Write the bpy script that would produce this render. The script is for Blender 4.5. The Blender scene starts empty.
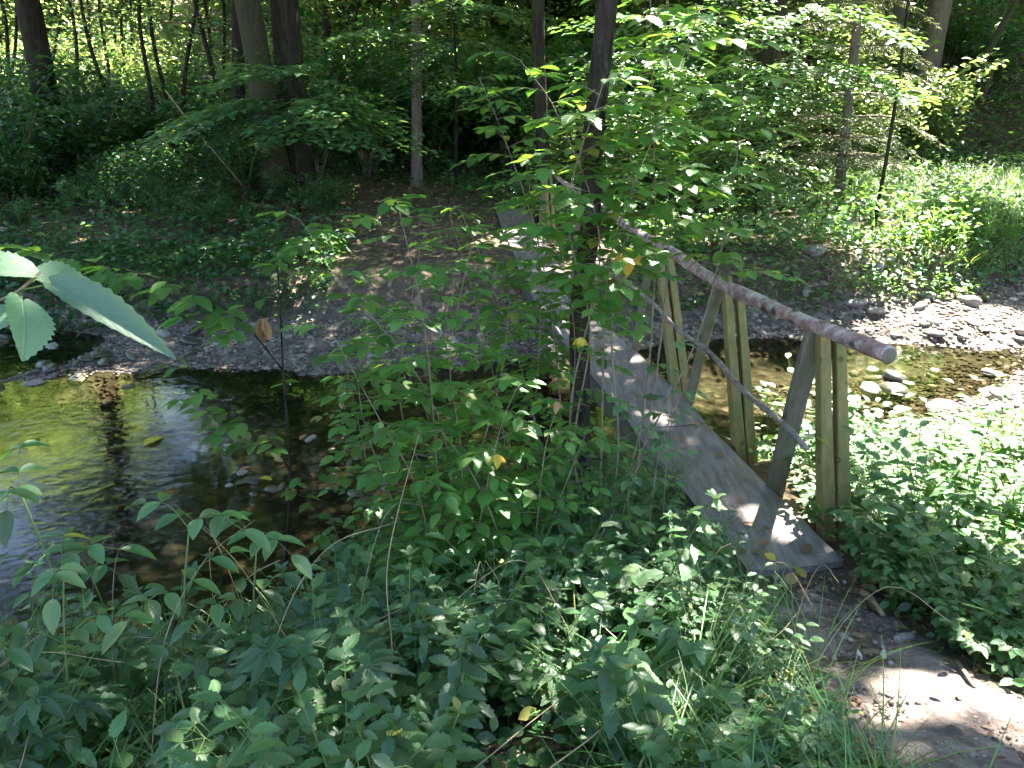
import bpy, math, random
import numpy as np
from mathutils import Vector
PI = math.pi
rng = np.random.default_rng(11)
random.seed(11)
scene = bpy.context.scene
COL = scene.collection

# ------------------------------------------------------------------ camera
CAMH, PITCH, FPX = 2.1, math.radians(22), 797.0
cd = bpy.data.cameras.new('camera'); cam = bpy.data.objects.new('camera', cd); COL.objects.link(cam)
cam.location = (0, 0, CAMH); cam.rotation_euler = (math.radians(68), 0, 0)
cd.sensor_width = 36; cd.lens = FPX/1024*36; cd.clip_start = .05; cd.clip_end = 600
scene.camera = cam

def at(x, y, Y):
    """point at depth Y seen at pixel x, y"""
    u = (x-512)/FPX; v = (384-y)/FPX
    dy = math.cos(PITCH)+v*math.sin(PITCH); dz = -math.sin(PITCH)+v*math.cos(PITCH)
    t = Y/dy
    return (t*u, Y, CAMH+t*dz)

# ------------------------------------------------------------------ light
SUN = np.array([.36, .56, 1.0]); SUN /= np.linalg.norm(SUN)
elev = math.asin(SUN[2]); azim = math.atan2(SUN[0], SUN[1])
w = bpy.data.worlds.new('World'); scene.world = w; w.use_nodes = True
nt = w.node_tree; nt.nodes.clear()
sky = nt.nodes.new('ShaderNodeTexSky'); sky.sky_type = 'NISHITA'; sky.sun_disc = False
sky.sun_elevation = elev; sky.sun_rotation = azim
bg = nt.nodes.new('ShaderNodeBackground'); bg.inputs[1].default_value = .062
wo = nt.nodes.new('ShaderNodeOutputWorld')
nt.links.new(sky.outputs[0], bg.inputs[0]); nt.links.new(bg.outputs[0], wo.inputs[0])
sd = bpy.data.lights.new('sun', 'SUN'); sd.energy = 5; sd.angle = math.radians(.53); sd.color = (1, .95, .86)
so = bpy.data.objects.new('sun', sd); COL.objects.link(so)
so.rotation_euler = Vector(tuple(SUN)).to_track_quat('Z', 'Y').to_euler(); so.location = (4, 6, 30)
vs = scene.view_settings; vs.view_transform = 'Standard'; vs.look = 'None'; vs.gamma = 1; vs.exposure = 3.85
try: vs.use_curve_mapping = False
except Exception: pass
scene.render.engine = 'CYCLES'
cy = scene.cycles
cy.use_denoising = True
cy.max_bounces = 4; cy.diffuse_bounces = 3; cy.glossy_bounces = 2; cy.transmission_bounces = 3; cy.transparent_max_bounces = 6
cy.use_adaptive_sampling = True; cy.adaptive_threshold = .05
cy.sample_clamp_indirect = 6; cy.caustics_reflective = False; cy.caustics_refractive = False

# ------------------------------------------------------------------ materials
def newmat(name):
    m = bpy.data.materials.new(name); m.use_nodes = True
    n = m.node_tree.nodes; n.clear()
    out = n.new('ShaderNodeOutputMaterial')
    return m, m.node_tree, out
def N(t, kind, **kw):
    n = t.nodes.new(kind)
    for k, v in kw.items():
        if k.startswith('_'): setattr(n, k[1:], v)
        else: n.inputs[k.replace('__', ' ')].default_value = v
    return n
def ramp(t, fac, stops):
    r = t.nodes.new('ShaderNodeValToRGB')
    e = r.color_ramp.elements
    while len(e) < len(stops): e.new(.5)
    for i, (p, c) in enumerate(stops):
        e[i].position = p; e[i].color = (*c, 1) if len(c) == 3 else c
    t.links.new(fac, r.inputs[0]); return r
def mixc(t, fac, a, b):
    m = t.nodes.new('ShaderNodeMix'); m.data_type = 'RGBA'
    for s, v in ((0, fac), (6, a), (7, b)):
        if isinstance(v, (int, float)): m.inputs[s].default_value = v
        elif isinstance(v, tuple): m.inputs[s].default_value = (*v, 1)
        else: t.links.new(v, m.inputs[s])
    return m.outputs[2]

def leafmat(name, base, trans, tfac=.42, rough=.42, spec=.45, yellow=.993, vein=True, var=.35):
    m, t, out = newmat(name); L = t.links.new
    geo = N(t, 'ShaderNodeNewGeometry'); oi = N(t, 'ShaderNodeObjectInfo')
    add = N(t, 'ShaderNodeMath', _operation='ADD'); L(geo.outputs['Random Per Island'], add.inputs[0]); L(oi.outputs['Random'], add.inputs[1])
    fr = N(t, 'ShaderNodeMath', _operation='FRACT'); L(add.outputs[0], fr.inputs[0])
    wn = N(t, 'ShaderNodeTexWhiteNoise', _noise_dimensions='1D'); L(fr.outputs[0], wn.inputs['W'])
    rv = N(t, 'ShaderNodeMapRange'); rv.inputs[3].default_value = 1-var; rv.inputs[4].default_value = 1+var; L(wn.outputs['Value'], rv.inputs[0])
    rh = N(t, 'ShaderNodeMapRange'); rh.inputs[3].default_value = .475; rh.inputs[4].default_value = .52; L(fr.outputs[0], rh.inputs[0])
    gt = N(t, 'ShaderNodeMath', _operation='GREATER_THAN'); L(fr.outputs[0], gt.inputs[0]); gt.inputs[1].default_value = yellow
    fac_v = None
    if vein:
        uv = N(t, 'ShaderNodeUVMap'); sep = N(t, 'ShaderNodeSeparateXYZ'); L(uv.outputs[0], sep.inputs[0])
        ab = N(t, 'ShaderNodeMath', _operation='ABSOLUTE'); L(sep.outputs[1], ab.inputs[0])
        m1 = N(t, 'ShaderNodeMath', _operation='MULTIPLY_ADD'); L(ab.outputs[0], m1.inputs[0]); m1.inputs[1].default_value = -.75; L(sep.outputs[0], m1.inputs[2])
        m2 = N(t, 'ShaderNodeMath', _operation='MULTIPLY'); L(m1.outputs[0], m2.inputs[0]); m2.inputs[1].default_value = 50
        sn = N(t, 'ShaderNodeMath', _operation='SINE'); L(m2.outputs[0], sn.inputs[0])
        r1 = ramp(t, sn.outputs[0], [(.0, (0, 0, 0)), (.8, (0, 0, 0)), (1, (.8, .8, .8))])
        r2 = ramp(t, ab.outputs[0], [(.0, (1, 1, 1)), (.035, (0, 0, 0))])
        mx = N(t, 'ShaderNodeMath', _operation='MAXIMUM'); L(r1.outputs[0], mx.inputs[0]); L(r2.outputs[0], mx.inputs[1])
        fac_v = mx.outputs[0]
    bl = None
    if vein:
        tcn = N(t, 'ShaderNodeTexCoord'); bn = N(t, 'ShaderNodeTexNoise', Scale=38, Detail=3, Roughness=.6); L(tcn.outputs['Object'], bn.inputs['Vector'])
        bl = ramp(t, bn.outputs[0], [(.66, (0, 0, 0)), (.70, (.8, .8, .8))]).outputs[0]
    def chain(c, yc, vc):
        col = mixc(t, gt.outputs[0], c, yc)
        if bl is not None: col = mixc(t, bl, col, (c[0]*1.9+.02, c[1]*.9, c[2]*.7))
        if fac_v is not None:
            sc = N(t, 'ShaderNodeMath', _operation='MULTIPLY'); L(fac_v, sc.inputs[0]); sc.inputs[1].default_value = .55
            col = mixc(t, sc.outputs[0], col, vc)
        h = N(t, 'ShaderNodeHueSaturation'); L(col, h.inputs['Color']); L(rv.outputs[0], h.inputs['Value']); L(rh.outputs[0], h.inputs['Hue'])
        return h.outputs[0]
    b = chain(base, (.26, .22, .055), (base[0]*1.6, base[1]*1.5, base[2]*1.6))
    tr = chain(trans, (.36, .30, .05), (trans[0]*.6, trans[1]*.6, trans[2]*.6))
    p = N(t, 'ShaderNodeBsdfPrincipled', Roughness=rough); p.inputs['Specular IOR Level'].default_value = spec; L(b, p.inputs['Base Color'])
    if fac_v is not None:
        bp = N(t, 'ShaderNodeBump'); bp.inputs['Strength'].default_value = .35; bp.inputs['Distance'].default_value = .004; L(fac_v, bp.inputs['Height']); L(bp.outputs[0], p.inputs['Normal'])
    tl = N(t, 'ShaderNodeBsdfTranslucent'); L(tr, tl.inputs[0])
    ms = N(t, 'ShaderNodeMixShader'); ms.inputs[0].default_value = tfac
    L(p.outputs[0], ms.inputs[1]); L(tl.outputs[0], ms.inputs[2]); L(ms.outputs[0], out.inputs[0])
    return m

def roughmat(name, stops, scale=8, detail=6, bump=.4, rough=.85, stretch=(1, 1, 1), moss=None, moss_scale=2.5, moss_amt=(.5, .62), dist=.02, spec=.3, extra=None):
    m, t, out = newmat(name); L = t.links.new
    tc = N(t, 'ShaderNodeTexCoord'); mp = N(t, 'ShaderNodeMapping'); mp.inputs['Scale'].default_value = stretch; L(tc.outputs['Object'], mp.inputs[0])
    nz = N(t, 'ShaderNodeTexNoise', Scale=scale, Detail=detail, Roughness=.65); L(mp.outputs[0], nz.inputs['Vector'])
    c = ramp(t, nz.outputs[0], stops).outputs[0]
    if moss:
        n2 = N(t, 'ShaderNodeTexNoise', Scale=moss_scale, Detail=5, Roughness=.7); L(tc.outputs['Object'], n2.inputs['Vector'])
        r = ramp(t, n2.outputs[0], [(moss_amt[0], (0, 0, 0)), (moss_amt[1], (1, 1, 1))])
        c = mixc(t, r.outputs[0], c, moss)
    if extra:
        n3 = N(t, 'ShaderNodeTexVoronoi', Scale=extra[0]); L(tc.outputs['Object'], n3.inputs['Vector'])
        r = ramp(t, n3.outputs[0], [(extra[2], (1, 1, 1)), (extra[2]+.08, (0, 0, 0))])
        c = mixc(t, r.outputs[0], c, extra[1])
    p = N(t, 'ShaderNodeBsdfPrincipled', Roughness=rough); p.inputs['Specular IOR Level'].default_value = spec; L(c, p.inputs['Base Color'])
    b = N(t, 'ShaderNodeBump'); b.inputs['Strength'].default_value = bump; b.inputs['Distance'].default_value = dist
    L(nz.outputs[0], b.inputs['Height']); L(b.outputs[0], p.inputs['Normal']); L(p.outputs[0], out.inputs[0])
    return m

M = {}
M['herb'] = leafmat('herb_leaf', (.070, .148, .055), (.18, .36, .045), rough=.36, spec=.6)
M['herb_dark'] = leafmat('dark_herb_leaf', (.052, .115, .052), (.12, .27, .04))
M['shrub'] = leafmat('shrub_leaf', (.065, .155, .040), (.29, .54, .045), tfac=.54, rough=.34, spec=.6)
M['big'] = leafmat('big_leaf', (.105, .19, .11), (.18, .34, .07), tfac=.28, rough=.5, yellow=2)
M['beech'] = leafmat('beech_leaf', (.065, .145, .065), (.20, .40, .05), vein=False, rough=.30, spec=.8)
M['canopy'] = leafmat('canopy_leaf', (.040, .10, .028), (.15, .30, .03), vein=False, rough=.45)
M['thicket'] = leafmat('thicket_leaf', (.06, .12, .03), (.29, .40, .09), vein=False, tfac=.55, rough=.36, spec=.6)
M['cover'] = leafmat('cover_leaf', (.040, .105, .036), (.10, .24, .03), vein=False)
M['needle'] = leafmat('needle', (.12, .15, .065), (.2, .25, .06), vein=False, tfac=.2, rough=.5, yellow=2)
M['grass'] = leafmat('grass_blade', (.09, .19, .05), (.24, .42, .07), vein=False, tfac=.4, yellow=.95)
M['dry'] = leafmat('dead_leaf', (.20, .115, .06), (.22, .11, .04), vein=False, tfac=.15, rough=.7, spec=.2, yellow=.9, var=.6)
M['yellow'] = leafmat('yellow_leaf', (.55, .42, .06), (.6, .45, .04), tfac=.35, yellow=2, var=.1)
M['stalk'] = roughmat('green_stalk', [(.3, (.06, .11, .03)), (.7, (.13, .17, .05))], scale=12, bump=.1)
M['twig'] = roughmat('brown_twig', [(.3, (.09, .07, .045)), (.7, (.22, .18, .12))], scale=20, bump=.2)
M['straw'] = roughmat('dry_straw', [(.3, (.18, .13, .07)), (.7, (.36, .28, .17))], scale=14, bump=.1)
M['bark'] = roughmat('dark_bark', [(.3, (.009, .007, .005)), (.72, (.045, .036, .027))], scale=7, stretch=(3, 3, .6), bump=.9, dist=.05, moss=(.03, .042, .012), moss_amt=(.5, .65), spec=.12)
M['bark_green'] = roughmat('mossy_bark', [(.3, (.014, .011, .007)), (.72, (.055, .045, .028))], scale=7, stretch=(3, 3, .6), bump=.9, dist=.05, moss=(.03, .037, .009), moss_amt=(.45, .62))
M['bark_pale'] = roughmat('pale_bark', [(.25, (.08, .06, .045)), (.75, (.19, .15, .12))], scale=6, stretch=(3, 3, .8), bump=.7, dist=.04, moss=(.12, .12, .06), moss_amt=(.5, .7))
M['bark_black'] = roughmat('black_bark', [(.3, (.007, .006, .005)), (.75, (.055, .045, .033))], scale=11, stretch=(3, 3, .7), bump=.8, dist=.02, moss=(.06, .07, .045), moss_scale=9, moss_amt=(.56, .66), spec=.08)
M['log'] = roughmat('peeling_log', [(.32, (.10, .05, .045)), (.5, (.25, .15, .135)), (.64, (.46, .39, .36))], scale=13, detail=9, stretch=(1, 1, 1), bump=1, dist=.02, rough=.6, moss=(.36, .33, .30), moss_scale=17, moss_amt=(.5, .68), extra=(6, (.05, .035, .03), .12))
M['branch'] = roughmat('grey_branch', [(.3, (.06, .045, .04)), (.7, (.26, .22, .19))], scale=16, bump=.5, dist=.006, rough=.65)
M['post'] = roughmat('treated_post', [(.25, (.10, .075, .022)), (.75, (.22, .17, .06))], scale=5, stretch=(5, 5, .7), bump=.5, dist=.004, rough=.7, moss=(.10, .12, .03), moss_scale=6, moss_amt=(.48, .7), extra=(9, (.07, .05, .02), .10))
M['post_grey'] = roughmat('weathered_post', [(.25, (.07, .06, .045)), (.75, (.19, .165, .13))], scale=5, stretch=(5, 5, .7), bump=.5, dist=.004, rough=.75, moss=(.08, .09, .03), moss_scale=5, moss_amt=(.5, .7))
M['deck'] = roughmat('weathered_deck', [(.25, (.075, .060, .056)), (.5, (.155, .130, .124)), (.75, (.25, .218, .212))], scale=9, detail=9, stretch=(3.2, .45, 1), bump=.7, dist=.004, rough=.72, moss=(.10, .088, .072), moss_scale=3.5, moss_amt=(.52, .75), spec=.4)
M['beam'] = roughmat('dark_beam', [(.25, (.03, .025, .02)), (.75, (.09, .075, .055))], scale=9, bump=.6, moss=(.04, .06, .015), moss_amt=(.5, .62))
M['pebble'] = roughmat('river_stone', [(.25, (.12, .10, .085)), (.75, (.32, .28, .25))], scale=5, bump=.3, dist=.01, rough=.7)
M['wet'] = roughmat('wet_stone', [(.25, (.02, .018, .016)), (.75, (.08, .07, .06))], scale=5, bump=.3, dist=.01, rough=.28, moss=(.06, .07, .02), moss_amt=(.5, .6), spec=.5)
M['glare_white_stone'] = roughmat('glare_pale_stone', [(.25, (.30, .27, .24)), (.75, (.52, .48, .45))], scale=5, bump=.3, dist=.01, rough=.6)  # pale tone stands in for sun glints on the riffle stones

def mk_gravel():
    m, t, out = newmat('gravel_mix'); L = t.links.new
    geo = N(t, 'ShaderNodeNewGeometry')
    r = ramp(t, geo.outputs['Random Per Island'], [(0, (.055, .04, .032)), (.5, (.12, .082, .06)), (.9, (.17, .13, .105)), (.995, (.30, .26, .23))])
    p = N(t, 'ShaderNodeBsdfPrincipled', Roughness=.75); L(r.outputs[0], p.inputs['Base Color']); L(p.outputs[0], out.inputs[0])
    return m
M['gravel'] = mk_gravel()

def mk_ground():
    m, t, out = newmat('forest_soil'); L = t.links.new
    tc = N(t, 'ShaderNodeTexCoord')
    n1 = N(t, 'ShaderNodeTexNoise', Scale=1.2, Detail=8, Roughness=.7); L(tc.outputs['Object'], n1.inputs['Vector'])
    c1 = ramp(t, n1.outputs[0], [(.3, (.040, .030, .020)), (.55, (.085, .065, .045)), (.75, (.12, .095, .065))]).outputs[0]
    vo = N(t, 'ShaderNodeTexVoronoi', Scale=22, Randomness=1); L(tc.outputs['Object'], vo.inputs['Vector'])
    sp = N(t, 'ShaderNodeSeparateColor'); L(vo.outputs['Color'], sp.inputs[0])
    c2 = ramp(t, sp.outputs[0], [(.0, (.05, .035, .022)), (.6, (.11, .075, .045)), (.9, (.22, .16, .10))]).outputs[0]
    ms = ramp(t, sp.outputs[1], [(.45, (0, 0, 0)), (.55, (1, 1, 1))]).outputs[0]
    c = mixc(t, ms, c1, c2)
    # creek bed: pebbly and wet below the bank
    sx = N(t, 'ShaderNodeSeparateXYZ'); L(tc.outputs['Object'], sx.inputs[0])
    low = N(t, 'ShaderNodeMapRange'); low.inputs[1].default_value = -.35; low.inputs[2].default_value = -.6; L(sx.outputs[2], low.inputs[0])
    v2 = N(t, 'ShaderNodeTexVoronoi', Scale=13); L(tc.outputs['Object'], v2.inputs['Vector'])
    s2 = N(t, 'ShaderNodeSeparateColor'); L(v2.outputs['Color'], s2.inputs[0])
    c3 = ramp(t, s2.outputs[0], [(0, (.05, .042, .034)), (.5, (.095, .08, .062)), (.85, (.15, .13, .11)), (1, (.27, .23, .19))]).outputs[0]
    c = mixc(t, low.outputs[0], c, c3)
    p = N(t, 'ShaderNodeBsdfPrincipled', Roughness=.85); p.inputs['Specular IOR Level'].default_value = .25; L(c, p.inputs['Base Color'])
    b = N(t, 'ShaderNodeBump'); b.inputs['Strength'].default_value = .7; b.inputs['Distance'].default_value = .03
    ad = N(t, 'ShaderNodeMath', _operation='ADD'); L(n1.outputs[0], ad.inputs[0]); L(v2.outputs[0], ad.inputs[1])
    L(ad.outputs[0], b.inputs['Height']); L(b.outputs[0], p.inputs['Normal']); L(p.outputs[0], out.inputs[0])
    return m
M['ground'] = mk_ground()
M['path'] = roughmat('trodden_earth', [(.25, (.09, .065, .055)), (.5, (.20, .155, .135)), (.75, (.34, .28, .25))], scale=11, detail=9, bump=1, dist=.06, rough=.9, moss=(.11, .085, .07), moss_scale=5, moss_amt=(.5, .6), extra=(30, (.34, .3, .27), .10))

def mk_water():
    m, t, out = newmat('stream_water'); L = t.links.new
    tc = N(t, 'ShaderNodeTexCoord'); mp = N(t, 'ShaderNodeMapping'); mp.inputs['Scale'].default_value = (1.1, 1.5, 1); L(tc.outputs['Object'], mp.inputs[0])
    n1 = N(t, 'ShaderNodeTexNoise', Scale=6, Detail=3, Roughness=.5, Distortion=.6); L(mp.outputs[0], n1.inputs['Vector'])
    n2 = N(t, 'ShaderNodeTexNoise', Scale=1.1, Detail=2); L(tc.outputs['Object'], n2.inputs['Vector'])
    st = N(t, 'ShaderNodeMapRange'); st.inputs[1].default_value = .4; st.inputs[2].default_value = .65; st.inputs[3].default_value = .02; st.inputs[4].default_value = .24; L(n2.outputs[0], st.inputs[0])
    b = N(t, 'ShaderNodeBump'); b.inputs['Distance'].default_value = .03; L(st.outputs[0], b.inputs['Strength']); L(n1.outputs[0], b.inputs['Height'])
    fr = N(t, 'ShaderNodeFresnel', IOR=1.33); L(b.outputs[0], fr.inputs['Normal'])
    mr = N(t, 'ShaderNodeMapRange'); mr.inputs[3].default_value = .02; mr.inputs[4].default_value = 1.05; L(fr.outputs[0], mr.inputs[0])
    tr = N(t, 'ShaderNodeBsdfTransparent'); tr.inputs[0].default_value = (.45, .44, .34, 1)
    gl = N(t, 'ShaderNodeBsdfGlossy', Roughness=.04); gl.inputs[0].default_value = (1, 1, 1, 1); L(b.outputs[0], gl.inputs['Normal'])
    ms = N(t, 'ShaderNodeMixShader'); L(mr.outputs[0], ms.inputs[0]); L(tr.outputs[0], ms.inputs[1]); L(gl.outputs[0], ms.inputs[2]); L(ms.outputs[0], out.inputs[0])
    return m
M['water'] = mk_water()

# ------------------------------------------------------------------ object helpers
def tag(o, label=None, cat=None, group=None, kind=None):
    if label: o['label'] = label
    if cat: o['category'] = cat
    if group: o['group'] = group
    if kind: o['kind'] = kind
    return o
def empty(name, loc=(0, 0, 0), rz=0):
    o = bpy.data.objects.new(name, None); COL.objects.link(o); o.location = loc; o.rotation_euler = (0, 0, rz); o.empty_display_size = .1
    return o
def link(name, me, parent=None, loc=None):
    o = bpy.data.objects.new(name, me); COL.objects.link(o)
    if parent is not None: o.parent = parent
    if loc is not None: o.location = loc
    return o
KIDS = {}
def copy_tree(o, parent=None):
    c = o.copy(); COL.objects.link(c)
    if parent is not None: c.parent = parent
    for ch in list(o.children): copy_tree(ch, c)
    return c

def mesh_np(name, V, F4, mats, uv=None, F3=None, smooth=False):
    """V (n,3), F4 (m,4) quads, F3 (k,3) tris; uv per vertex (n,2)"""
    me = bpy.data.meshes.new(name)
    V = np.asarray(V, np.float32)
    F4 = np.zeros((0, 4), np.int32) if F4 is None else np.asarray(F4, np.int32)
    F3 = np.zeros((0, 3), np.int32) if F3 is None else np.asarray(F3, np.int32)
    nl = F4.size+F3.size; npoly = len(F4)+len(F3)
    me.vertices.add(len(V)); me.vertices.foreach_set('co', V.ravel())
    me.loops.add(nl); li = np.concatenate([F4.ravel(), F3.ravel()]).astype(np.int32); me.loops.foreach_set('vertex_index', li)
    me.polygons.add(npoly)
    ls = np.concatenate([np.arange(len(F4))*4, F4.size+np.arange(len(F3))*3]).astype(np.int32)
    me.polygons.foreach_set('loop_start', ls)
    if smooth: me.polygons.foreach_set('use_smooth', np.ones(npoly, bool))
    if uv is not None:
        l = me.uv_layers.new(name='UVMap'); l.data.foreach_set('uv', np.asarray(uv, np.float32)[li].ravel())
    me.update(calc_edges=True); me.validate()
    for m in (mats if isinstance(mats, (list, tuple)) else [mats]): me.materials.append(m)
    return me

# leaf templates: (u, v, w) verts, quads, tris
def ovate(n, wmax=1.0, serr=.0, heart=0.0, fold=.10, droop=.18, pk=.42):
    vs_, q, t3 = [], [], []
    mid = []; lf = []; rt = []
    for i in range(n+1):
        u = i/n
        prof = (math.sin(PI*u**(math.log(.5)/math.log(pk))))**.8 if 0 < u < 1 else 0
        if heart and u < .3: prof = max(prof, heart*math.sin(PI*min(1, (u+.06)/.5)))
        s = 1+serr*(1 if i % 2 else -1) if 0 < i < n else 1
        hw = .5*wmax*prof*s
        z = -droop*u*u
        mid.append(len(vs_)); vs_.append((u, 0, z))
        back = -heart*.10 if (heart and u < .12) else 0
        lf.append(len(vs_)); vs_.append((u+back+(.02 if serr and i % 2 else 0), hw, z+fold*hw))
        rt.append(len(vs_)); vs_.append((u+back+(.02 if serr and i % 2 else 0), -hw, z+fold*hw))
    for i in range(n):
        q.append((mid[i], mid[i+1], lf[i+1], lf[i])); q.append((mid[i+1], mid[i], rt[i], rt[i+1]))
    return np.array(vs_, np.float32), np.array(q, np.int32), np.zeros((0, 3), np.int32)
T_NEAR = ovate(12, serr=.13, fold=.14, droop=.16)
T_SMOOTH = ovate(8, fold=.16, droop=.15, pk=.48)
T_HEART = ovate(22, serr=.06, heart=.55, fold=.22, droop=.22, pk=.36)
T_MID = ovate(4, fold=.18, droop=.15, pk=.5)
T_FAR = (np.array([(0, 0, 0), (.45, .5, .06), (1, 0, -.12), (.45, -.5, .06)], np.float32), np.zeros((0, 4), np.int32), np.array([(0, 2, 1), (0, 3, 2)], np.int32))
def blade(n=6, bend=.35):
    v, q = [], []
    for i in range(n+1):
        u = i/n; wd = .5*(1-u**2.2)*(.5+.5*min(1, u*5)); a = bend*u*2.2
        x = math.sin(a)/(bend*2.2); z = -(1-math.cos(a))/(bend*2.2)
        v += [(x, wd, z), (x, -wd, z)]
    for i in range(n): q.append((2*i, 2*i+1, 2*i+3, 2*i+2))
    return np.array(v, np.float32), np.array(q, np.int32), np.zeros((0, 3), np.int32)
T_BLADE = blade(6, .5)
T_BLADE2 = blade(5, .9)

def norm(a):
    return a/np.maximum(np.linalg.norm(a, axis=-1, keepdims=True), 1e-9)
class Leaves:
    def __init__(s, tmpl): s.t = tmpl; s.P = []; s.D = []; s.U = []; s.L = []; s.W = []
    def add(s, p, d, up, l, w):
        s.P.append(p); s.D.append(d); s.U.append(up); s.L.append(l); s.W.append(w)
    def addn(s, P, D, U, L, W):
        s.P += list(P); s.D += list(D); s.U += list(U); s.L += list(np.broadcast_to(L, (len(P),))); s.W += list(np.broadcast_to(W, (len(P),)))
    def mesh(s, name, mat, keep=None):
        P = np.array(s.P, np.float32).reshape(-1, 3)
        return leaf_mesh(name, mat, s.t, P, np.array(s.D), np.array(s.U), np.array(s.L), np.array(s.W))
def leaf_mesh(name, mat, T, P, D, U, L, W):
    tv, tq, tt = T; n = len(P); k = len(tv)
    D = norm(np.asarray(D, float)); S = norm(np.cross(U, D)); Nn = np.cross(D, S)
    L = np.broadcast_to(L, (n,)); W = np.broadcast_to(W, (n,))
    V = (P[:, None, :] + L[:, None, None]*tv[None, :, 0:1]*D[:, None, :] + W[:, None, None]*tv[None, :, 1:2]*S[:, None, :]
         + L[:, None, None]*tv[None, :, 2:3]*Nn[:, None, :]).reshape(-1, 3)
    off = (np.arange(n)*k)[:, None, None]
    q = (tq[None]+off).reshape(-1, 4) if len(tq) else None
    t3 = (tt[None]+off).reshape(-1, 3) if len(tt) else None
    uv = np.tile(tv[:, :2]*np.array([1, 1.0]), (n, 1))
    return mesh_np(name, V, q, mat, uv, t3)

class Tubes:
    def __init__(s, sides=6): s.V = []; s.F = []; s.T = []; s.n = sides; s.c = 0
    def add(s, pts, rad, sides=None, cap=True):
        n = sides or s.n
        P = np.array(pts, float); m = len(P); R = np.broadcast_to(rad, (m,)).astype(float)
        tan = norm(np.gradient(P, axis=0)); up = np.array([0, 0, 1.]) if abs(tan[0][2]) < .9 else np.array([1., 0, 0])
        a = norm(np.cross(tan[0], up)); rings = []
        for i in range(m):
            a = a-tan[i]*np.dot(a, tan[i]); a = a/max(np.linalg.norm(a), 1e-9); b = np.cross(tan[i], a)
            th = np.arange(n)*2*PI/n
            rings.append(P[i]+R[i]*(np.cos(th)[:, None]*a+np.sin(th)[:, None]*b))
        base = s.c; s.V.append(np.concatenate(rings)); s.c += m*n
        i, j = np.meshgrid(np.arange(m-1), np.arange(n), indexing='ij'); i = i.ravel(); j = j.ravel(); j2 = (j+1) % n
        s.F.append(base+np.stack([i*n+j, i*n+j2, (i+1)*n+j2, (i+1)*n+j], 1))
        if cap:
            for ri, sg in ((0, 1), (m-1, -1)):
                s.V.append(P[ri][None]); ci = s.c; s.c += 1
                jj = np.arange(n); f = np.stack([np.full(n, ci), base+ri*n+(jj+1) % n, base+ri*n+jj], 1)
                s.T.append(f if sg == 1 else f[:, ::-1])
    def mesh(s, name, mat):
        return mesh_np(name, np.concatenate(s.V), np.concatenate(s.F), mat, None, np.concatenate(s.T) if s.T else None, smooth=True)

def resample(pts, step):
    P = np.array(pts, float)
    # catmull-rom
    Q = np.vstack([2*P[0]-P[1], P, 2*P[-1]-P[-2]]); out = []
    for i in range(1, len(Q)-2):
        n = max(2, int(np.linalg.norm(Q[i+1]-Q[i])/step))
        for k in range(n):
            t = k/n
            out.append(.5*((2*Q[i])+(-Q[i-1]+Q[i+1])*t+(2*Q[i-1]-5*Q[i]+4*Q[i+1]-Q[i+2])*t*t+(-Q[i-1]+3*Q[i]-3*Q[i+1]+Q[i+2])*t**3))
    out.append(P[-1]); return np.array(out)

# cheap value noise on the plane
_nz = rng.random((64, 64))
def vnoise(x, y, s=1.0):
    x = np.asarray(x, float)*s+100; y = np.asarray(y, float)*s+100
    xi = np.floor(x).astype(int); yi = np.floor(y).astype(int); fx = x-xi; fy = y-yi
    fx = fx*fx*(3-2*fx); fy = fy*fy*(3-2*fy)
    g = lambda a, b: _nz[a % 64, b % 64]
    return (g(xi, yi)*(1-fx)*(1-fy)+g(xi+1, yi)*fx*(1-fy)+g(xi, yi+1)*(1-fx)*fy+g(xi+1, yi+1)*fx*fy)
def sm(t): t = np.clip(t, 0, 1); return t*t*(3-2*t)

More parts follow.
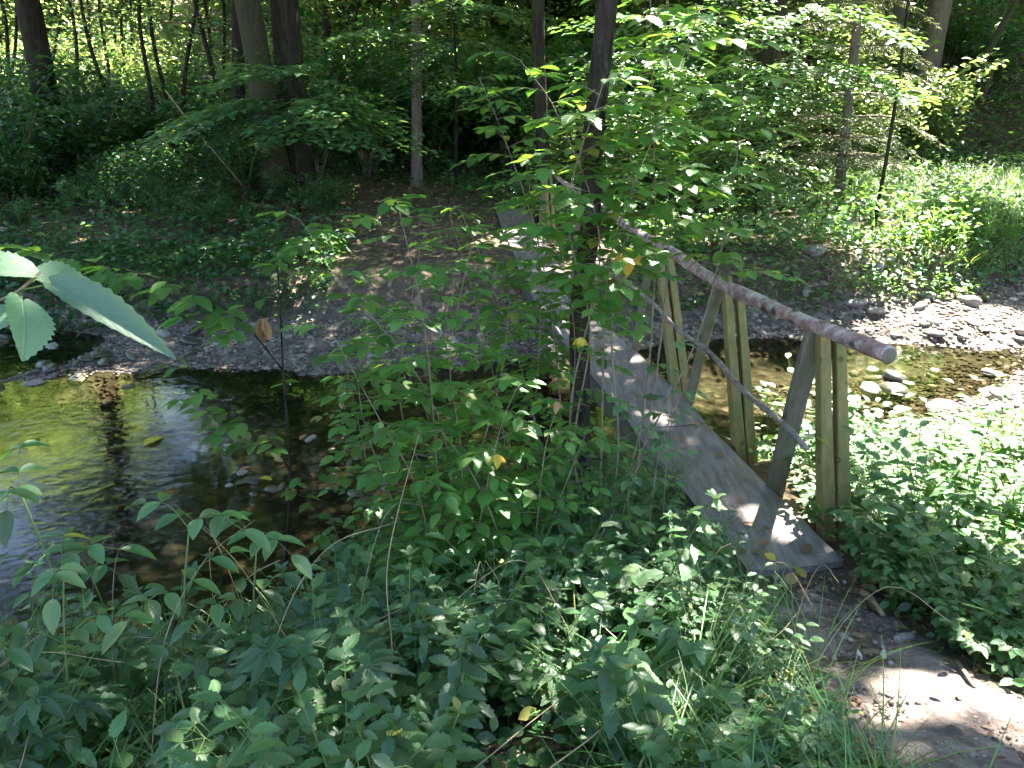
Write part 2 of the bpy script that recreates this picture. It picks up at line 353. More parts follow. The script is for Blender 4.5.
# ------------------------------------------------------------------ terrain
def Yn(x): return np.interp(x, [-12, -3, -2, -1.3, -.5, .8, 1.6, 2.7, 4, 7, 15], [3.0, 3.3, 3.3, 3.6, 4.0, 4.5, 5.0, 5.7, 6.5, 7.2, 8])
def Yf(x): return np.interp(x, [-12, -6, -4.6, -3.3, -1.9, 0, 2.5, 3.9, 6, 9, 15], [7.3, 7.0, 7.2, 7.6, 7.5, 7.8, 8.6, 8.6, 8.7, 9.4, 12])
def Yl(x): return np.interp(x, [-12, -7, -3.3, -1, 1, 2.5, 4, 6, 8, 15], [9.1, 8.8, 8.5, 8.5, 8.7, 9.0, 9.2, 9.8, 10.6, 15])
def H(x, y):
    x = np.asarray(x, float); y = np.asarray(y, float)
    hn = .45*sm((3.0-y)/2.2)-.03+.05*(vnoise(x, y, 1.7)-.5)*sm((abs(x-1.25)-.2)/.6)
    hn = hn-.38*sm((y-1.3)/1.5)*sm((.1-x)/1.2)
    wl = sm((x-1.5)/.8); wd = 1.2+1.9*wl
    near = hn+(-1.0-hn)*sm((y-(Yn(x)-.9*(1-wl)-2.2*wl))/wd)
    a = np.clip((y-(Yf(x)-.9))/1.0, 0, 1); b = np.clip((y-Yf(x)-.1)/np.maximum(Yl(x)-Yf(x)-.1, .1), 0, 1)
    far = -1.0+.30*sm(a)+.20*b+.43*sm((y-Yl(x)+.15)/.55)+.015*np.clip(y-Yl(x), 0, 20)
    far = far+.10*(vnoise(x, y, .8)-.5)*sm((y-Yf(x))/2)+.05*(vnoise(x+9, y, 3)-.5)
    far = far-.42*np.exp(-(((x+6.2)/2.0)**2+((y-8.5)/1.0)**2))
    z = np.where(y < Yn(x)+.6, near, far)
    z = z+.27*np.exp(-(((x-5.9)/1.9)**2+((y-7.3)/1.6)**2))*(z < -.5)
    hill = .55*np.clip(x+.5*y-18.5, 0, 60)**1.0
    hill = hill*sm((y-13)/4)
    back = .30*np.clip(y-27, 0, 130)
    return z+hill+back+.5*(vnoise(x, y, .12)-.5)*sm((np.hypot(x, y-5)-14)/10)
def Hs(x, y): return float(H(x, y))

def terrain():
    def axis(lo, hi, fine_lo, fine_hi, fs):
        a = list(np.arange(fine_lo, fine_hi, fs)); s = fs; v = fine_lo
        left = []
        while v > lo: s *= 1.25; v -= s; left.append(v)
        s = fs; v = a[-1]; right = []
        while v < hi: s *= 1.25; v += s; right.append(v)
        return np.array(left[::-1]+a+right)
    xs = axis(-150, 150, -9, 10, .11); ys = axis(-60, 170, .3, 14, .09)
    X, Y = np.meshgrid(xs, ys); Z = H(X, Y)+.012*(vnoise(X, Y, 11)-.5)
    V = np.stack([X.ravel(), Y.ravel(), Z.ravel()], 1)
    nx = len(xs); i, j = np.meshgrid(np.arange(len(ys)-1), np.arange(nx-1), indexing='ij'); i = i.ravel(); j = j.ravel()
    F = np.stack([i*nx+j, i*nx+j+1, (i+1)*nx+j+1, (i+1)*nx+j], 1)
    o = link('ground', mesh_np('ground', V, F, M['ground'], smooth=True)); tag(o, kind='structure')
terrain()
WZ = -.75
def water():
    xs = np.linspace(-30, 30, 31); V = [(-30, 2.5, WZ), (30, 2.5, WZ), (30, 13, WZ), (-30, 13, WZ)]
    o = link('stream_water', mesh_np('stream_water', V, [(0, 1, 2, 3)], M['water'])); tag(o, kind='structure')
water()
# footpath: trodden earth from the bridge down to the lower right
PC = [(1.27, 2.96, .22), (1.28, 2.6, .23), (1.31, 2.25, .25), (1.42, 1.9, .36), (1.6, 1.5, .5), (1.9, 1.0, .6), (2.3, .2, .6), (2.6, -1, .6)]
def pathc(y): return np.interp(-np.asarray(y, float), [-p[1] for p in PC], [p[0] for p in PC]), np.interp(-np.asarray(y, float), [-p[1] for p in PC], [p[2] for p in PC])
def footpath():
    ys = np.arange(-1, 3.02, .03); us = np.linspace(-1, 1, 45); c, hw = pathc(ys)
    e = 1.12+.35*(vnoise(ys, ys*0, 4)-.5)
    X = c[:, None]+us[None]*(hw*e)[:, None]; Y = np.repeat(ys[:, None], len(us), 1)
    Z = H(X, Y)+.014*(1-np.abs(us[None])**4)-.006+.05*(vnoise(X, Y, 6)-.5)*(1-us[None]**4)+.022*(vnoise(X, Y, 17)-.5)*(1-us[None]**2)+.012
    Z = Z-.045*sm((Y-2.72)/.2)
    V = np.stack([X.ravel(), Y.ravel(), Z.ravel()], 1); nx = len(us)
    i, j = np.meshgrid(np.arange(len(ys)-1), np.arange(nx-1), indexing='ij'); i = i.ravel(); j = j.ravel()
    F = np.stack([i*nx+j, i*nx+j+1, (i+1)*nx+j+1, (i+1)*nx+j], 1)
    tag(link('path', mesh_np('path', V, F, M['path'], smooth=True)), kind='structure')
footpath()

# ------------------------------------------------------------------ bridge
BD = np.array([-.178, .984, 0]); BD /= np.linalg.norm(BD); BS = np.array([BD[1], -BD[0], 0])   # along, to the right
BL0 = np.array([1.04, 2.95, 0.]); BW = .46; BLEN = 9.4
def bp(s, t, z): return BL0+BD*s+BS*t+np.array([.055*max(0, s-4.5)**1.25, 0, z+.022+.002*s])
def boxmesh(name, c0, c1, wv, tv, mat, bev=.006, seg=1, warp=0., taper=1.):
    """board from c0 to c1 with full width vector wv and thickness vector tv, chamfered, subdivided along its length"""
    c0, c1, wv, tv = map(lambda a: np.array(a, float), (c0, c1, wv, tv))
    W = np.linalg.norm(wv); T = np.linalg.norm(tv); b = min(bev, T*.4)
    fw, ft = .5-b/W, .5-b/T
    prof = [(-fw, -.5), (fw, -.5), (.5, -ft), (.5, ft), (fw, .5), (-fw, .5), (-.5, ft), (-.5, -ft)]
    V = []; n = max(1, seg)
    for i in range(n+1):
        f = i/n; c = c0+(c1-c0)*f+np.array([0, 0, 1])*warp*math.sin(PI*f)+np.array([1, 0, 0])*warp*.5*math.sin(2.3*PI*f)
        tp = 1+(taper-1)*f; V += [c+wv*a*tp+tv*d*tp for a, d in prof]
    F = [(i*8+j, i*8+(j+1) % 8, (i+1)*8+(j+1) % 8, (i+1)*8+j) for i in range(n) for j in range(8)]
    me = bpy.data.meshes.new(name)
    F2 = [tuple(range(7, -1, -1)), tuple(range(n*8, n*8+8))]
    me.from_pydata([tuple(v) for v in V], [], F+F2); me.materials.append(mat); me.update()
    return me
br = empty('footbridge', tuple(BL0)); tag(br, 'narrow grey plank footbridge with a log handrail crossing the creek', 'footbridge')
def bpart(name, me, parent=None):
    o = link(name, me)
    if parent is None:
        for v in me.vertices: v.co -= Vector(tuple(BL0))
        o.parent = br
    else:
        for v in me.vertices: v.co -= Vector(tuple(BL0))
        o.parent = parent
    return o
def deck_sheet(s0, s1, zoff, k):
    """one weathered deck board: slightly sagged and cupped, with real thickness"""
    ns, ntt = max(3, int((s1-s0)/.08)), 10; V = []
    e0 = .012*math.sin(k*2.1); 
    for top in (1, 0):
        for i in range(ns+1):
            for j in range(ntt+1):
                s = s0+(s1-s0)*i/ns; t = BW*j/ntt
                edge = .012*(vnoise(s*1.0, j > 5, 5)-.5) if j in (0, ntt) else 0
                z = zoff-.010*math.sin(PI*s/BLEN)*6-.012*(1-(2*j/ntt-1)**2)+.008*(vnoise(s, t*3, 3)-.5)-(0 if top else .035)
                V.append(bp(s, t+float(edge)+e0, float(z)))
    n = ntt+1; o = (ns+1)*n; F = []
    for i in range(ns):
        for j in range(ntt):
            a = i*n+j; F.append((a, a+1, a+n+1, a+n)); F.append((o+a+n, o+a+n+1, o+a+1, o+a))
    for i in range(ns):
        a = i*n; F.append((a, a+n, o+a+n, o+a)); a = i*n+ntt; F.append((a+n, a, o+a, o+a+n))
    for j in range(ntt):
        F.append((j+1, j, o+j, o+j+1)); a = ns*n+j; F.append((a, a+1, o+a+1, o+a))
    me = bpy.data.meshes.new('deck_board'); me.from_pydata([tuple(v) for v in V], [], F); me.materials.append(M['deck']); me.update()
    return me
cuts = [0, 1.55, 3.0, 4.5, 6.1, 7.7, BLEN]
for k in range(6): bpart('deck_board', deck_sheet(cuts[k]+.004*(k > 0), cuts[k+1]-.004, .0+.004*(k % 2), k))
for t_ in (.09, .37):
    tb = Tubes(12); ss = np.linspace(.08, BLEN-.1, 24)
    tb.add([bp(s, t_+.01*math.sin(s*2), -.062-.085-.06*math.sin(PI*s/BLEN)) for s in ss], [.085+.006*math.sin(s*5) for s in ss])
    bpart('beam', tb.mesh('beam', M['beam']))
OUT = .035
bpart('added_sill', boxmesh('added_sill', bp(.10, -.06, -.115), bp(.10, BW+.05, -.115), BD*.11, np.array([0, 0, .13]), M['beam'], seg=5, warp=.006))  # board added to give the dark line under the near deck end
def post(s_near, s_top, s_far, ztop, wn=.075, wfar=.10, near_mat='post', far_mat='post_grey', single=False):
    zb = -.34
    # post of two boards side by side; leans along the bridge, brace leans the other way and meets it under the rail
    a = bp(s_near, BW+OUT+.045, zb); c = bp(s_top+.015, BW+OUT+.02-.02, ztop)
    ax = norm(c-a); wv = norm(BD-ax*np.dot(BD, ax)); tv = np.cross(ax, wv)
    # boards are stacked side by side across the bridge
    p = bpart('post', boxmesh('post', a+tv*0-BS*0, c, wv*.078, tv*wn, M[near_mat], seg=6, warp=.004, taper=.62))
    p2 = boxmesh('post_board', a+tv*(-wn-.004)*1.0*(1 if np.dot(tv, BS) < 0 else -1)+ax*.0, c+tv*(-wn-.004)*(1 if np.dot(tv, BS) < 0 else -1)-ax*.07, wv*.07, tv*wn, M[near_mat], seg=6, warp=-.004, taper=.62)
    bpart('post_board', p2, p)
    a2 = bp(s_far, BW+OUT, zb+.1); c2 = bp(s_top+.05, BW+OUT-.01, ztop-.015)
    ax = norm(c2-a2); wv = norm(BS-ax*np.dot(BS, ax)); tv = np.cross(ax, wv)
    bpart('brace', boxmesh('brace', a2, c2, wv*wfar, tv*.04, M[far_mat], seg=6, warp=.006))
def s_of(Y): return (Y-BL0[1])/BD[1]
post(s_of(3.13), s_of(3.42), s_of(3.68), .935, wn=.080)
post(s_of(4.06), s_of(4.46), s_of(4.90), .91, wn=.072, wfar=.06)
post(s_of(5.05), s_of(5.6), s_of(6.0), .88, wn=.072, wfar=.05)
post(s_of(7.4), s_of(7.7), s_of(8.1), .86, wn=.06, wfar=.06)
post(s_of(9.9), s_of(10.2), s_of(10.6), .80, wn=.06, wfar=.07)
# handrail: one long peeled trunk, thick end towards the path
hr = [(1.52, 3.02, 1.00), (1.43, 3.3, .99), (1.33, 3.6, .985), (1.12, 4.5, .965), (.97, 5.6, .94), (.80, 6.8, .93), (.70, 8.2, .88), (.58, 9.6, .80), (.52, 10.9, .76)]
hp = resample(hr, .05); k = len(hp); f = np.linspace(0, 1, k)
rad = .037-.0145*f+.006*(vnoise(f*40, 0, 1)-.5)+.004*(vnoise(f*150, 3, 1)-.5)+.002*np.sin(f*60)
tb = Tubes(14); tb.add(hp+np.stack([.006*np.sin(f*30), 0*f, .006*np.cos(f*23)], 1), rad)
rail = bpart('handrail', tb.mesh('handrail', M['log']))
d0_ = norm(hp[0]-hp[1]); ce = Tubes(14); ce.add([hp[0], hp[0]+d0_*.004, hp[0]+d0_*.007], [rad[0]*.97, rad[0]*.9, rad[0]*.55]); bpart('cut_end', ce.mesh('cut_end', M['post_grey']), rail)
for q in (11, 25, 42, 66):
    kn = Tubes(6); d = norm(np.array([rng.normal(), rng.normal(), .8])); kn.add([hp[q]+d*rad[q]*.8, hp[q]+d*(rad[q]+.008), hp[q]+d*(rad[q]+.014)], [.016, .013, .008])
    bpart('branch_stub', kn.mesh('branch_stub', M['beam']), rail)
lr = [(1.345, 3.27, .455), (1.29, 3.6, .478), (1.22, 4.0, .49), (1.14, 4.5, .515), (1.05, 4.95, .52), (.95, 5.6, .535), (.82, 6.4, .50), (.70, 7.3, .52), (.56, 8.2, .5)]
lp = resample(lr, .08); f = np.linspace(0, 1, len(lp))
tb = Tubes(9); tb.add(lp+np.stack([.006*np.sin(f*37), 0*f, .007*np.sin(f*29+1)], 1), .015-.005*f+.003*np.sin(f*55)**8)
bpart('lower_rail', tb.mesh('lower_rail', M['branch']))

# ------------------------------------------------------------------ stones and gravel
def icos(seed, sub=2, flat=.55, rough=.18):
    import bmesh
    b = bmesh.new(); bmesh.ops.create_icosphere(b, subdivisions=sub, radius=1); r = np.random.default_rng(seed)
    ph = r.random(9)*6
    for v in b.verts:
        c = v.co; n = 1+rough*(math.sin(2.1*c.x+ph[0])+math.sin(2.7*c.y+ph[1])+math.sin(3.1*c.z+ph[2])+.4*math.sin(6*c.x+5*c.y+ph[3]))*.5
        v.co = Vector((c.x*n*(1+.25*math.sin(ph[4])), c.y*n, c.z*n*flat))
    V = np.array([v.co[:] for v in b.verts], np.float32); F = np.array([[v.index for v in f.verts] for f in b.faces], np.int32); b.free()
    return V, F
def gravel(name, pts, size_lo, size_hi, mat, label, sd=3):
    r = np.random.default_rng(sd); n = len(pts); protos = [icos(s, 1, .6, .25) for s in range(6)]
    Vs, Fs, c = [], [], 0
    which = r.integers(0, 6, n); siz = size_lo+(size_hi-size_lo)*r.random(n)**2.2; ang = r.random(n)*2*PI
    for k in range(6):
        idx = np.where(which == k)[0]
        if not len(idx): continue
        V, F = protos[k]; ca, sa = np.cos(ang[idx]), np.sin(ang[idx]); s = siz[idx]
        x = V[None, :, 0]*ca[:, None]-V[None, :, 1]*sa[:, None]; y = V[None, :, 0]*sa[:, None]+V[None, :, 1]*ca[:, None]
        W = np.stack([x*s[:, None], y*s[:, None], V[None, :, 2]*s[:, None]], 2)+pts[idx][:, None, :]
        Vs.append(W.reshape(-1, 3)); Fs.append((F[None]+(c+np.arange(len(idx))*len(V))[:, None, None]).reshape(-1, 3)); c += len(idx)*len(V)
    o = link(name, mesh_np(name, np.concatenate(Vs), None, mat, None, np.concatenate(Fs), smooth=True)); tag(o, label, 'gravel', None, 'stuff'); return o
def scatter(n, x0, x1, y0, y1, cond):
    x = x0+(x1-x0)*rng.random(n); y = y0+(y1-y0)*rng.random(n); k = cond(x, y); return x[k], y[k]
x, y = scatter(46000, -8, .4, 6.6, 11, lambda x, y: (y > Yf(x)-.7) & (y < Yl(x)+.1) & (H(x, y) > -.95) & (rng.random(len(x)) < .35+.65*vnoise(x, y, 2)))
gravel('gravel', np.stack([x, y, H(x, y)+.003], 1), .006, .028, M['gravel'], 'brown and grey pebbles of the gravel bar beside the pool', 3)
x, y = scatter(26000, 1.5, 10, 6.0, 12, lambda x, y: (y > Yf(x)-.5-1.8*sm((x-4)/1)) & (y < Yl(x)+.2) & (rng.random(len(x)) < .8))
gravel('gravel', np.stack([x, y, H(x, y)+.003], 1), .008, .035, M['gravel'], 'grey pebbles on the muddy bar beyond the sunlit riffle', 4)
x, y = scatter(5200, .9, 2.6, .9, 3.0, lambda x, y: (abs(x-pathc(y)[0]) < pathc(y)[1]*1.02))
gravel('gravel', np.stack([x, y, H(x, y)+.014], 1), .002, .014, M['gravel'], 'small grit and pebbles on the trodden path', 5)
stone_me = [[mesh_np('stone', *(lambda VF: (VF[0], None))(icos(s+40, 3, .7, .34)), mt, None, icos(s+40, 3, .7, .34)[1], smooth=True) for s in range(4)] for mt in (M['glare_white_stone'], M['pebble'], M['wet'])]
def stones(n, fn, size, mats, label, group, zoff=0.0):
    for i in range(n):
        x, y = fn(); me = stone_me[random.choice(mats)][random.randrange(4)]
        s = size[0]+(size[1]-size[0])*random.random()**1.8
        o = link('stone', me); o.location = (x, y, max(Hs(x, y), WZ-.04)+s*.12+zoff); o.scale = (s, s*random.uniform(.6, 1), s*random.uniform(.5, .9)); o.rotation_euler = (random.uniform(-.2, .2), random.uniform(-.2, .2), random.uniform(0, 6.28))
        tag(o, label, 'stone', group)
stones(130, lambda: (random.uniform(3.2, 7.6), random.uniform(6.4, 9.9)), (.04, .15), [0, 1, 1, 2], 'stone toned pale for sun glare, breaking the water in the sunlit riffle right of the handrail', 'glare-pale stones in the sunlit riffle')
stones(70, lambda: (random.uniform(-6.3, -3.3), random.uniform(6.9, 8.5)), (.04, .15), [2, 2, 2, 1], 'dark wet stone in the shaded rapid behind the big drooping leaf', 'dark stones in the shaded rapid')
stones(24, lambda: (random.uniform(-2.3, -.5), random.uniform(4.9, 5.9)), (.03, .07), [2, 2, 1], 'small wet stone in the shallow edge of the pool beside the bushes', 'small stones at the edge of the pool', .03)
stones(7, lambda: (random.uniform(1.06, 1.5), random.uniform(2.2, 2.85)), (.02, .045), [1, 0], 'fist-sized stone set in the path at the foot of the bridge', 'stones in the path by the bridge')

# ------------------------------------------------------------------ plants: generators
def rdir(az, el): return np.array([math.cos(el)*math.cos(az), math.cos(el)*math.sin(az), math.sin(el)])
def rnd(a, b): return random.uniform(a, b)
def nettle(h, L0=.085, mat='herb', gap=.055, wr=.5, tm=T_NEAR):
    """upright herb with crossed pairs of toothed leaves"""
    lv = Leaves(tm); tb = Tubes(5); lean = rdir(rnd(0, 6.28), 0)*h*rnd(.05, .28)
    pts = np.array([lean*(f**2)+np.array([0, 0, h*f]) for f in np.linspace(0, 1, 9)]); tb.add(pts, np.linspace(.0035, .0012, 9))
    z = h*rnd(.18, .3); az = rnd(0, 6)
    while z < h:
        f = z/h; p = lean*f*f+np.array([0, 0, z]); az += PI/2+rnd(-.2, .2)
        L = L0*(1-.55*f**3)*rnd(.8, 1.15)
        for s in (0, PI):
            el = rnd(.0, .45)*(1 if f > .3 else .3); d = rdir(az+s, el); pe = .25*L
            q = p+rdir(az+s, .7)*pe; tb.add([p, q], [.001, .0008], 3, False)
            lv.add(q, rdir(az+s, el-.35), (rnd(-.2, .2), rnd(-.2, .2), 1), L, L*wr)
        z += gap*(1.15-.6*f)*rnd(.8, 1.2)
    for k in range(4): lv.add(pts[-1], rdir(az+k*1.57, .6), (0, 0, 1), L0*.4, L0*.2)
    return lv, tb
def pinnate(h, n_leaf=5, Lf=.085, pairs=3, mat='herb'):
    """ash-like seedling: long opposite leaves of several leaflets"""
    lv = Leaves(T_SMOOTH); tb = Tubes(6); lean = rdir(rnd(0, 6.28), 0)*h*.15
    pts = np.array([lean*(f**2)+np.array([0, 0, h*f]) for f in np.linspace(0, 1, 9)]); tb.add(pts, np.linspace(.0055, .003, 9))
    az = rnd(0, 6)
    for k in range(n_leaf):
        f = .45+.55*(k/(n_leaf-1) if n_leaf > 1 else 1); p = lean*f*f+np.array([0, 0, h*f]); az += PI/2+rnd(-.2, .2)
        for s in (0, PI):
            R = Lf*(pairs*.85+.6)*rnd(.8, 1.1); rr = resample([p, p+rdir(az+s, .55)*R*.5, p+rdir(az+s, .18)*R], R/6)
            tb.add(rr, np.linspace(.0018, .001, len(rr)), 4, False)
            for j in range(pairs):
                q = rr[int((j+1)/(pairs+.6)*(len(rr)-1))]
                for sg in (1, -1):
                    lv.add(q, rdir(az+s+sg*1.15+rnd(-.1, .1), rnd(-.25, .05)), (rnd(-.15, .15), rnd(-.15, .15), 1), Lf*rnd(.8, 1.1), Lf*.5)
            lv.add(rr[-1], rdir(az+s, -.2), (0, 0, 1), Lf*1.15, Lf*.55)
    return lv, tb
def goutweed(h, n=6, L=.06):
    """leaves of three times three leaflets on long stalks from the ground"""
    lv = Leaves(T_NEAR); tb = Tubes(4)
    for k in range(n):
        az = rnd(0, 6.28); hh = h*rnd(.5, 1.05); r = hh*rnd(.15, .6)
        rr = resample([(0, 0, 0), tuple(rdir(az, 0)*r*.4+np.array([0, 0, hh*.7])), tuple(rdir(az, 0)*r+np.array([0, 0, hh]))], .06)
        tb.add(rr, np.linspace(.0022, .0012, len(rr)), 4, False); top = rr[-1]
        for a in (-1.15, 0, 1.15):
            d = rdir(az+a, rnd(-.05, .2)); e = top+d*L*.7; tb.add([top, e], [.001, .001], 3, False)
            for b in (-1.0, 0, 1.0): lv.add(e, rdir(az+a+b+rnd(-.1, .1), rnd(-.3, .0)), (rnd(-.2, .2), rnd(-.2, .2), 1), L*rnd(.85, 1.15)*(1.15 if b == 0 else .95), L*.55)
    return lv, tb
def bushy(h, n=7, L=.05, spread=.5, per=9):
    """small branching herb"""
    lv = Leaves(T_NEAR if L > .04 else T_MID); tb = Tubes(4)
    for k in range(n):
        az = rnd(0, 6.28); hh = h*rnd(.55, 1.0); r = spread*h*rnd(.2, 1)
        rr = resample([(0, 0, 0), tuple(rdir(az, 0)*r*.45+np.array([0, 0, hh*.6])), tuple(rdir(az+.3, 0)*r+np.array([0, 0, hh]))], .03)
        tb.add(rr, np.linspace(.002, .0008, len(rr)), 4, False)
        for j in range(per):
            q = rr[int(len(rr)*(.25+.75*j/per))-1]; a = az+j*2.4
            lv.add(q, rdir(a, rnd(-.2, .4)), (rnd(-.35, .35), rnd(-.35, .35), 1), L*rnd(.6, 1.15), L*.55)
        lv.add(rr[-1], rdir(az, .3), (0, 0, 1), L, L*.5)
    return lv, tb
def palmate(h, n=5, L=.10):
    """leaves of seven narrow fingers on tall stalks"""
    lv = Leaves(T_NEAR); tb = Tubes(5)
    for k in range(n):
        az = rnd(0, 6.28); hh = h*rnd(.6, 1.05); r = hh*rnd(.15, .5)
        rr = resample([(0, 0, 0), tuple(rdir(az, 0)*r*.4+np.array([0, 0, hh*.7])), tuple(rdir(az, 0)*r+np.array([0, 0, hh]))], .06)
        tb.add(rr, np.linspace(.0028, .0016, len(rr)), 5, False)
        for a in (-2.1, -1.35, -.65, 0, .65, 1.35, 2.1): lv.add(rr[-1], rdir(az+a, rnd(-.3, -.05)), (rnd(-.1, .1), rnd(-.1, .1), 1), L*(1-.16*abs(a))*rnd(.9, 1.1), L*.26)
    return lv, tb
def plantobj(name, gen, leafmat_, stalkmat='stalk'):
    lv, tb = gen; e = empty(name)
    link('stalk', tb.mesh('stalk', M[stalkmat]), e); link('foliage', lv.mesh('foliage', M[leafmat_]), e)
    return e
def tuft(n, L, W=.006, spread=.05, tm=T_BLADE, el=(.9, 1.45)):
    lv = Leaves(tm)
    for k in range(n):
        az = rnd(0, 6.28); e_ = rnd(*el); d = rdir(az, e_); up = rdir(az, e_-PI/2)*-1
        lv.add(rdir(rnd(0, 6.28), 0)*spread*rnd(0, 1), d, up, L*rnd(.5, 1.1), W*rnd(.7, 1.3))
    return lv
used = {}
def place(protos, x, y, s, label, cat, group, z=None, tilt=.12):
    src = random.choice(protos); key = src.name
    if key in used: o = copy_tree(src)
    else: o = src; used[key] = 1
    o.location = (x, y, (Hs(x, y) if z is None else z)-.01); o.rotation_euler = (rnd(-tilt, tilt), rnd(-tilt, tilt), rnd(0, 6.28)); o.scale = (s, s, s)
    tag(o, label, cat, group); return o
def flush(protos):
    for p in protos:
        if p.name not in used:
            for c in list(p.children): bpy.data.objects.remove(c)
            bpy.data.objects.remove(p)

def on_bridge(x, y, m=.06):
    x = np.asarray(x)-.055*np.maximum(0, np.asarray(y)-7.4)**1.25
    """inside the corridor of the bridge or of the path"""
    d = np.stack([np.asarray(x)-BL0[0], np.asarray(y)-BL0[1]], -1); s = d[..., 0]*BD[0]+d[..., 1]*BD[1]; t = d[..., 0]*BS[0]+d[..., 1]*BS[1]
    a = (s > -.1) & (s < BLEN) & (t > -m) & (t < BW+m)
    c, hw = pathc(y); b = (np.asarray(y) < 3.0) & (np.abs(np.asarray(x)-c) < hw*(1+.5*(vnoise(x, y, 5)-.5))+m)
    return a | b
def near_ok(x, y): return not bool(on_bridge(x, y)) and y < Yn(x)-.25+(.1 if x > 1.5 else 0)

NET = [plantobj('nettle', nettle(rnd(.42, .6)), 'herb') for _ in range(5)]
NETD = [plantobj('nettle', nettle(rnd(.5, .7), .095), 'herb_dark') for _ in range(3)]
ASH = [plantobj('ash_seedling', pinnate(rnd(.5, .65), 3, .095, 2), 'herb') for _ in range(4)]
GOU = [plantobj('goutweed', goutweed(rnd(.22, .34), 8, .066), 'herb') for _ in range(5)]
BUS = [plantobj('leafy_herb', bushy(rnd(.28, .45), 9, .05, .6), 'herb') for _ in range(4)]
PAL = [plantobj('palmate_herb', palmate(rnd(.4, .5)), 'herb_dark') for _ in range(3)]
FIN = [plantobj('fine_leaved_herb', bushy(rnd(.35, .6), 10, .028, .5, 16), 'herb_dark') for _ in range(3)]
TUF = []
for _ in range(4):
    e = link('grass_tuft', tuft(46, .42).mesh('grass_tuft', M['grass'])); TUF.append(e)

def region(n, x0, x1, y0, y1, protos, s0, s1, label, cat, group, cond=lambda x, y: True):
    c = 0; tries = 0
    while c < n and tries < n*40:
        tries += 1
        x, y = rnd(x0, x1), rnd(y0, y1)
        if not near_ok(x, y) or not cond(x, y) or (x < 1.2 and vnoise(x, y, 2.3) < .36): continue
        edge = np.interp(y, [1.0, 1.6, 2.3, 2.9, 3.6], [.75, .95, 1.02, 1.03, .92]); lim = 1.0 if x > 1.4 else max(.32, min(1.0, (edge-x)/.62+.25))
        if x < 1.4 and x > edge: continue
        sc_ = rnd(s0, s1); place(protos, x, y, sc_*lim, label, cat, group); c += 1
left = lambda x, y: x < 1.05 and y < np.interp(x, [-2, -.9, -.3], [2.35, 2.5, 4])
right_ = lambda x, y: x > 1.55 and y < np.interp(x, [1.5, 2.2, 3, 5], [5.2, 4.5, 4.7, 5.0])
region(75, -2.6, .9, 1.05, 3.9, NET, .55, 1.25, 'green nettle with pairs of toothed leaves on the shaded near bank left of the path', 'nettle', 'nettles on the shaded near bank', left)
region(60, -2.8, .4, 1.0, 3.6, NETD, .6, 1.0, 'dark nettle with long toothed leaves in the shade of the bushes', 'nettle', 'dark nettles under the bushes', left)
region(130, -1.2, 1.12, 1.0, 3.3, GOU, .7, 1.15, 'low goutweed with leaves in threes beside the foot of the bridge', 'goutweed', 'goutweed left of the path', left)
region(95, -2.2, 1.1, 1.1, 3.9, BUS, .5, 1.4, 'small branching herb with toothed leaves filling the near bank left of the bridge', 'herb', 'branching herbs on the near bank', left)
region(75, -.9, 1.0, 1.9, 4.1, FIN, .7, 1.1, 'fine-leaved herb under the bushes beside the dark slim tree', 'herb', 'fine-leaved herbs around the slim tree', left)
region(26, -1.6, .8, 1.2, 3.2, PAL, .8, 1.2, 'dark herb with deeply fingered leaves among the nettles of the near bank', 'herb', 'herbs with fingered leaves', left)
region(64, -2.2, .9, 1.1, 3.9, TUF, .8, 1.4, 'tuft of long thin grass among the herbs of the near bank', 'grass tuft', 'grass tufts on the near bank', left)
region(120, 1.55, 5.6, 2.1, 6.6, BUS, .5, 1.6, 'small branching herb on the sunlit bank right of the bridge posts', 'herb', 'herbs on the sunlit bank right of the bridge', right_)
region(110, 1.6, 5.2, 2.1, 6.2, GOU, .5, 1.5, 'goutweed with leaves in threes on the sunlit bank right of the bridge', 'goutweed', 'goutweed on the sunlit bank', right_)
region(45, 1.9, 5.6, 2.4, 6.3, NET, .7, 1.1, 'sunlit nettle standing on the bank right of the bridge', 'nettle', 'nettles on the sunlit bank', right_)
region(40, 1.6, 5.6, 2.2, 6.6, TUF, .8, 1.3, 'sunlit tuft of grass on the bank right of the bridge', 'grass tuft', 'grass tufts on the sunlit bank', right_)
near_r = lambda x, y: right_(x, y)
region(70, 1.5, 2.9, 1.9, 3.6, GOU, .5, .85, 'goutweed growing close along the right edge of the path', 'goutweed', 'goutweed along the right edge of the path')
region(60, 1.5, 2.9, 1.9, 3.9, BUS, .5, .85, 'small toothed herb crowding the right edge of the path below the posts', 'herb', 'herbs along the right edge of the path')
# ash-like seedlings at the lower left corner: each where its crown shows
for px, py, Yd, s in [(60, 520, 2.0, .9), (150, 555, 1.9, .85), (235, 570, 1.95, .8), (30, 590, 1.6, .7), (110, 590, 2.2, .8), (10, 660, 1.5, .7)]:
    X, Y, Z = at(px, py, Yd); g = Hs(X, Y); o = place(ASH, X, Y, 1.0, 'tall seedling with long divided leaves at the water\'s edge of the lower left bank', 'seedling', 'seedlings with divided leaves in the lower left corner', tilt=.05)
    o.scale = (s, s, max(.5, (Z-g)/.57))
flush(NET+NETD+ASH+GOU+BUS+FIN+PAL)

